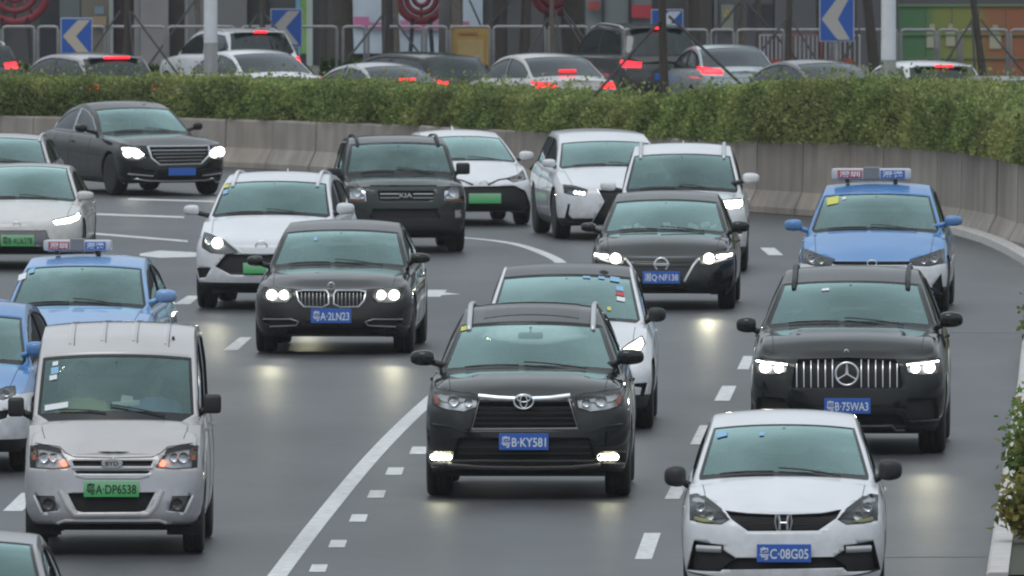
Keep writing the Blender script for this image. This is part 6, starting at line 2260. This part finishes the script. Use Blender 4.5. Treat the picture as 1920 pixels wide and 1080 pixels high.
rear_car('saloon_car', 'dark silver saloon mostly hidden by the hedge left of the white pole', 1612, 284, 1.80, 4.7, 1.48, -28, grey_m, 'sedan', lit=False)
rear_car('hatchback', 'white hatchback with stop lamp in front of the painted hoarding', 1786, 273, 1.80, 4.3, 1.66, -18, white, 'hatch', stop=.36, roofw=.74)
rear_car('saloon_car', 'dark saloon roof at the far right beyond the hedge', 1960, 262, 1.80, 4.6, 1.60, -20, grey_d, 'hatch', lit=False)
# ------------------------------------------------------------ people in the cars
skin = mat('skin', (0.26, 0.165, 0.12), .6)
hair_m = mat('hair_black', (.012, .010, .009), .6)
def seated_person(car, label, shirt, side=1, trousers=(.03, .03, .04), lean=0, hands=True, dz=0.0):
    pos = Vector((car.seat_pos.x * side, car.seat_pos.y, car.seat_pos.z + dz))
    w = car.M @ pos
    t = tag(empty('person', w, math.atan2(car.M[1][0], car.M[0][0])), label, 'person', 'people in the cars')
    # joints in the seat frame: x across, y back, z up; seat cushion top at z = .30
    J = dict(pel=(0, .02, .40), waist=(0, .06, .58), chest=(lean * .02, .07, .80), neck=(lean * .03, .05, .94), base=(lean * .03, .03, 1.00))
    V = []; E = []; R = []
    def v(p, r): V.append(Vector(p)); R.append(r if isinstance(r, tuple) else (r, r)); return len(V) - 1
    def e(a, b): E.append((a, b))
    pel = v(J['pel'], (.15, .11)); wa = v(J['waist'], (.135, .10)); ch = v(J['chest'], (.165, .105)); nk = v(J['neck'], .055); nb_ = v(J['base'], .052)
    hd0 = v((lean * .03, .02, 1.06), (.068, .078)); hd1 = v((lean * .03, .015, 1.14), (.078, .092)); hd2 = v((lean * .03, .02, 1.21), (.070, .085))
    e(pel, wa); e(wa, ch); e(ch, nk); e(nk, nb_); e(nb_, hd0); e(hd0, hd1); e(hd1, hd2)
    hands_at = []
    for s in (1, -1):
        sh = v((s * .185, .06, .86), .062); el = v((s * .24, -.10, .62), .045)
        hx = s * .155 if hands else s * .12
        wr = v((hx, -.36 if hands else -.16, .70 if hands else .48), .030)
        hp = v((hx * .98, -.43 if hands else -.22, .725 if hands else .47), (.040, .022))
        e(ch, sh); e(sh, el); e(el, wr); e(wr, hp)
        hip = v((s * .095, -.02, .38), .085); kn = v((s * .13, -.42, .42), .062); an = v((s * .12, -.62, .06), .042); ft = v((s * .12, -.78, .03), .035)
        e(pel, hip); e(hip, kn); e(kn, an); e(an, ft)
        for q in range(4):
            f0 = v((hx + (q - 1.5) * .018, -.47 if hands else -.26, .735 if hands else .465), .010)
            f1 = v((hx + (q - 1.5) * .019, -.50 if hands else -.30, .715 if hands else .455), .009)
            f2 = v((hx + (q - 1.5) * .018, -.485 if hands else -.32, .69 if hands else .44), .008)
            e(hp, f0); e(f0, f1); e(f1, f2)
        t0 = v((hx - s * .035, -.42 if hands else -.22, .745 if hands else .49), .011); t1 = v((hx - s * .045, -.455 if hands else -.25, .755 if hands else .49), .009)
        e(hp, t0); e(t0, t1)
    me = bpy.data.meshes.new('body')
    me.from_pydata(V, E, []); me.update()
    o = bpy.data.objects.new('body', me); C.objects.link(o); o.parent = t
    sk = o.modifiers.new('skin', 'SKIN')
    for i, r in enumerate(R): me.skin_vertices[0].data[i].radius = r
    me.skin_vertices[0].data[pel].use_root = True
    ss = o.modifiers.new('sub', 'SUBSURF'); ss.levels = 1; ss.render_levels = 1
    sm = mat('shirt_%d_%d_%d' % tuple(int(c_ * 99) for c_ in shirt), shirt, .85)
    tm = mat('trousers', trousers, .85)
    dg = bpy.context.evaluated_depsgraph_get()
    m2 = bpy.data.meshes.new_from_object(o.evaluated_get(dg))
    bpy.data.objects.remove(o)
    m2.materials.clear()
    for m in (skin, sm, tm): m2.materials.append(m)
    for p in m2.polygons:
        c_ = p.center
        p.use_smooth = True
        if c_.z > .945 and abs(c_.x) < .12: p.material_index = 0
        elif c_.y < (-.22 if hands else -.12) and c_.z > .44 and abs(c_.x) < .2 and (hands and c_.z > .55 or not hands): p.material_index = 0
        elif c_.z < .46 and c_.z < .52: p.material_index = 2
        else: p.material_index = 1
    m2.name = 'body'
    obj('body', m2, [skin, sm, tm], t)
    bm = bmesh.new()
    bmesh.ops.create_uvsphere(bm, u_segments=16, v_segments=10, radius=1)
    for q in bm.verts:
        q.co = Vector((q.co.x * .088, q.co.y * .105 + .03, q.co.z * .105 + 1.165))
    bmesh.ops.delete(bm, geom=[q for q in bm.verts if q.co.z < 1.10 or (q.co.y < -.045 and q.co.z < 1.215)], context='VERTS')
    for q in bm.verts: q.co.x += lean * .03
    obj('hair', bm, hair_m, t, smooth=1.2)
    bm = bmesh.new()
    for s in (1, -1):
        add_box(bm, (s * .03 + lean * .03, -.085, 1.145), (.022, .008, .010), 0)
    obj('eyes', bm, hair_m, t)
    bm = bmesh.new(); add_tube(bm, [Vector((lean * .03, -.082, 1.14)), Vector((lean * .03, -.105, 1.10)), Vector((lean * .03, -.085, 1.092))], [.008, .013, .009], None, 6); obj('nose', bm, skin, t, smooth=1)
    bm = bmesh.new(); add_box(bm, (lean * .03, -.086, 1.065), (.045, .008, .010)); obj('mouth', bm, mat('lips', (.30, .12, .10), .6), t)
seated_person(VAN, 'driver of the silver van in a light blue shirt', (.30, .46, .85), 1)
seated_person(VAN, 'passenger of the silver van in a dull yellow top', (.65, .66, .16), -1, hands=False)
seated_person(TAXI_R, 'driver in a pale shirt in the taxi with the yellow windscreen sticker', (.45, .50, .52), 1)
seated_person(GLE, 'driver in dark clothes in the black car with upright grille slats', (.04, .04, .045), 1)
seated_person(TAXI_L, 'driver in dark clothes in the light blue taxi behind the van', (.03, .035, .04), 1)
seated_person(TAXI_L, 'passenger in dark clothes in the light blue taxi behind the van', (.035, .035, .04), -1, hands=False)
seated_person(CROSS, 'driver in a grey top in the white crossover with stickers', (.12, .13, .14), 1)

# ------------------------------------------------------------ damp air
bm = bmesh.new()
add_box(bm, (0, 470, 7.5), (1500, 1500, 17.0))
hz_m = bpy.data.materials.new('haze'); hz_m.use_nodes = True
n_, l_ = hz_m.node_tree.nodes, hz_m.node_tree.links
n_.remove(n_['Principled BSDF'])
pv_ = n_.new('ShaderNodeVolumePrincipled')
pv_.inputs['Color'].default_value = (.93, .96, 1.0, 1)
pv_.inputs['Density'].default_value = .00013
pv_.inputs['Anisotropy'].default_value = .2
l_.new(pv_.outputs[0], n_['Material Output'].inputs['Volume'])
tag(obj('haze', bm, hz_m), 'thin damp haze over the whole road', kind='stuff')
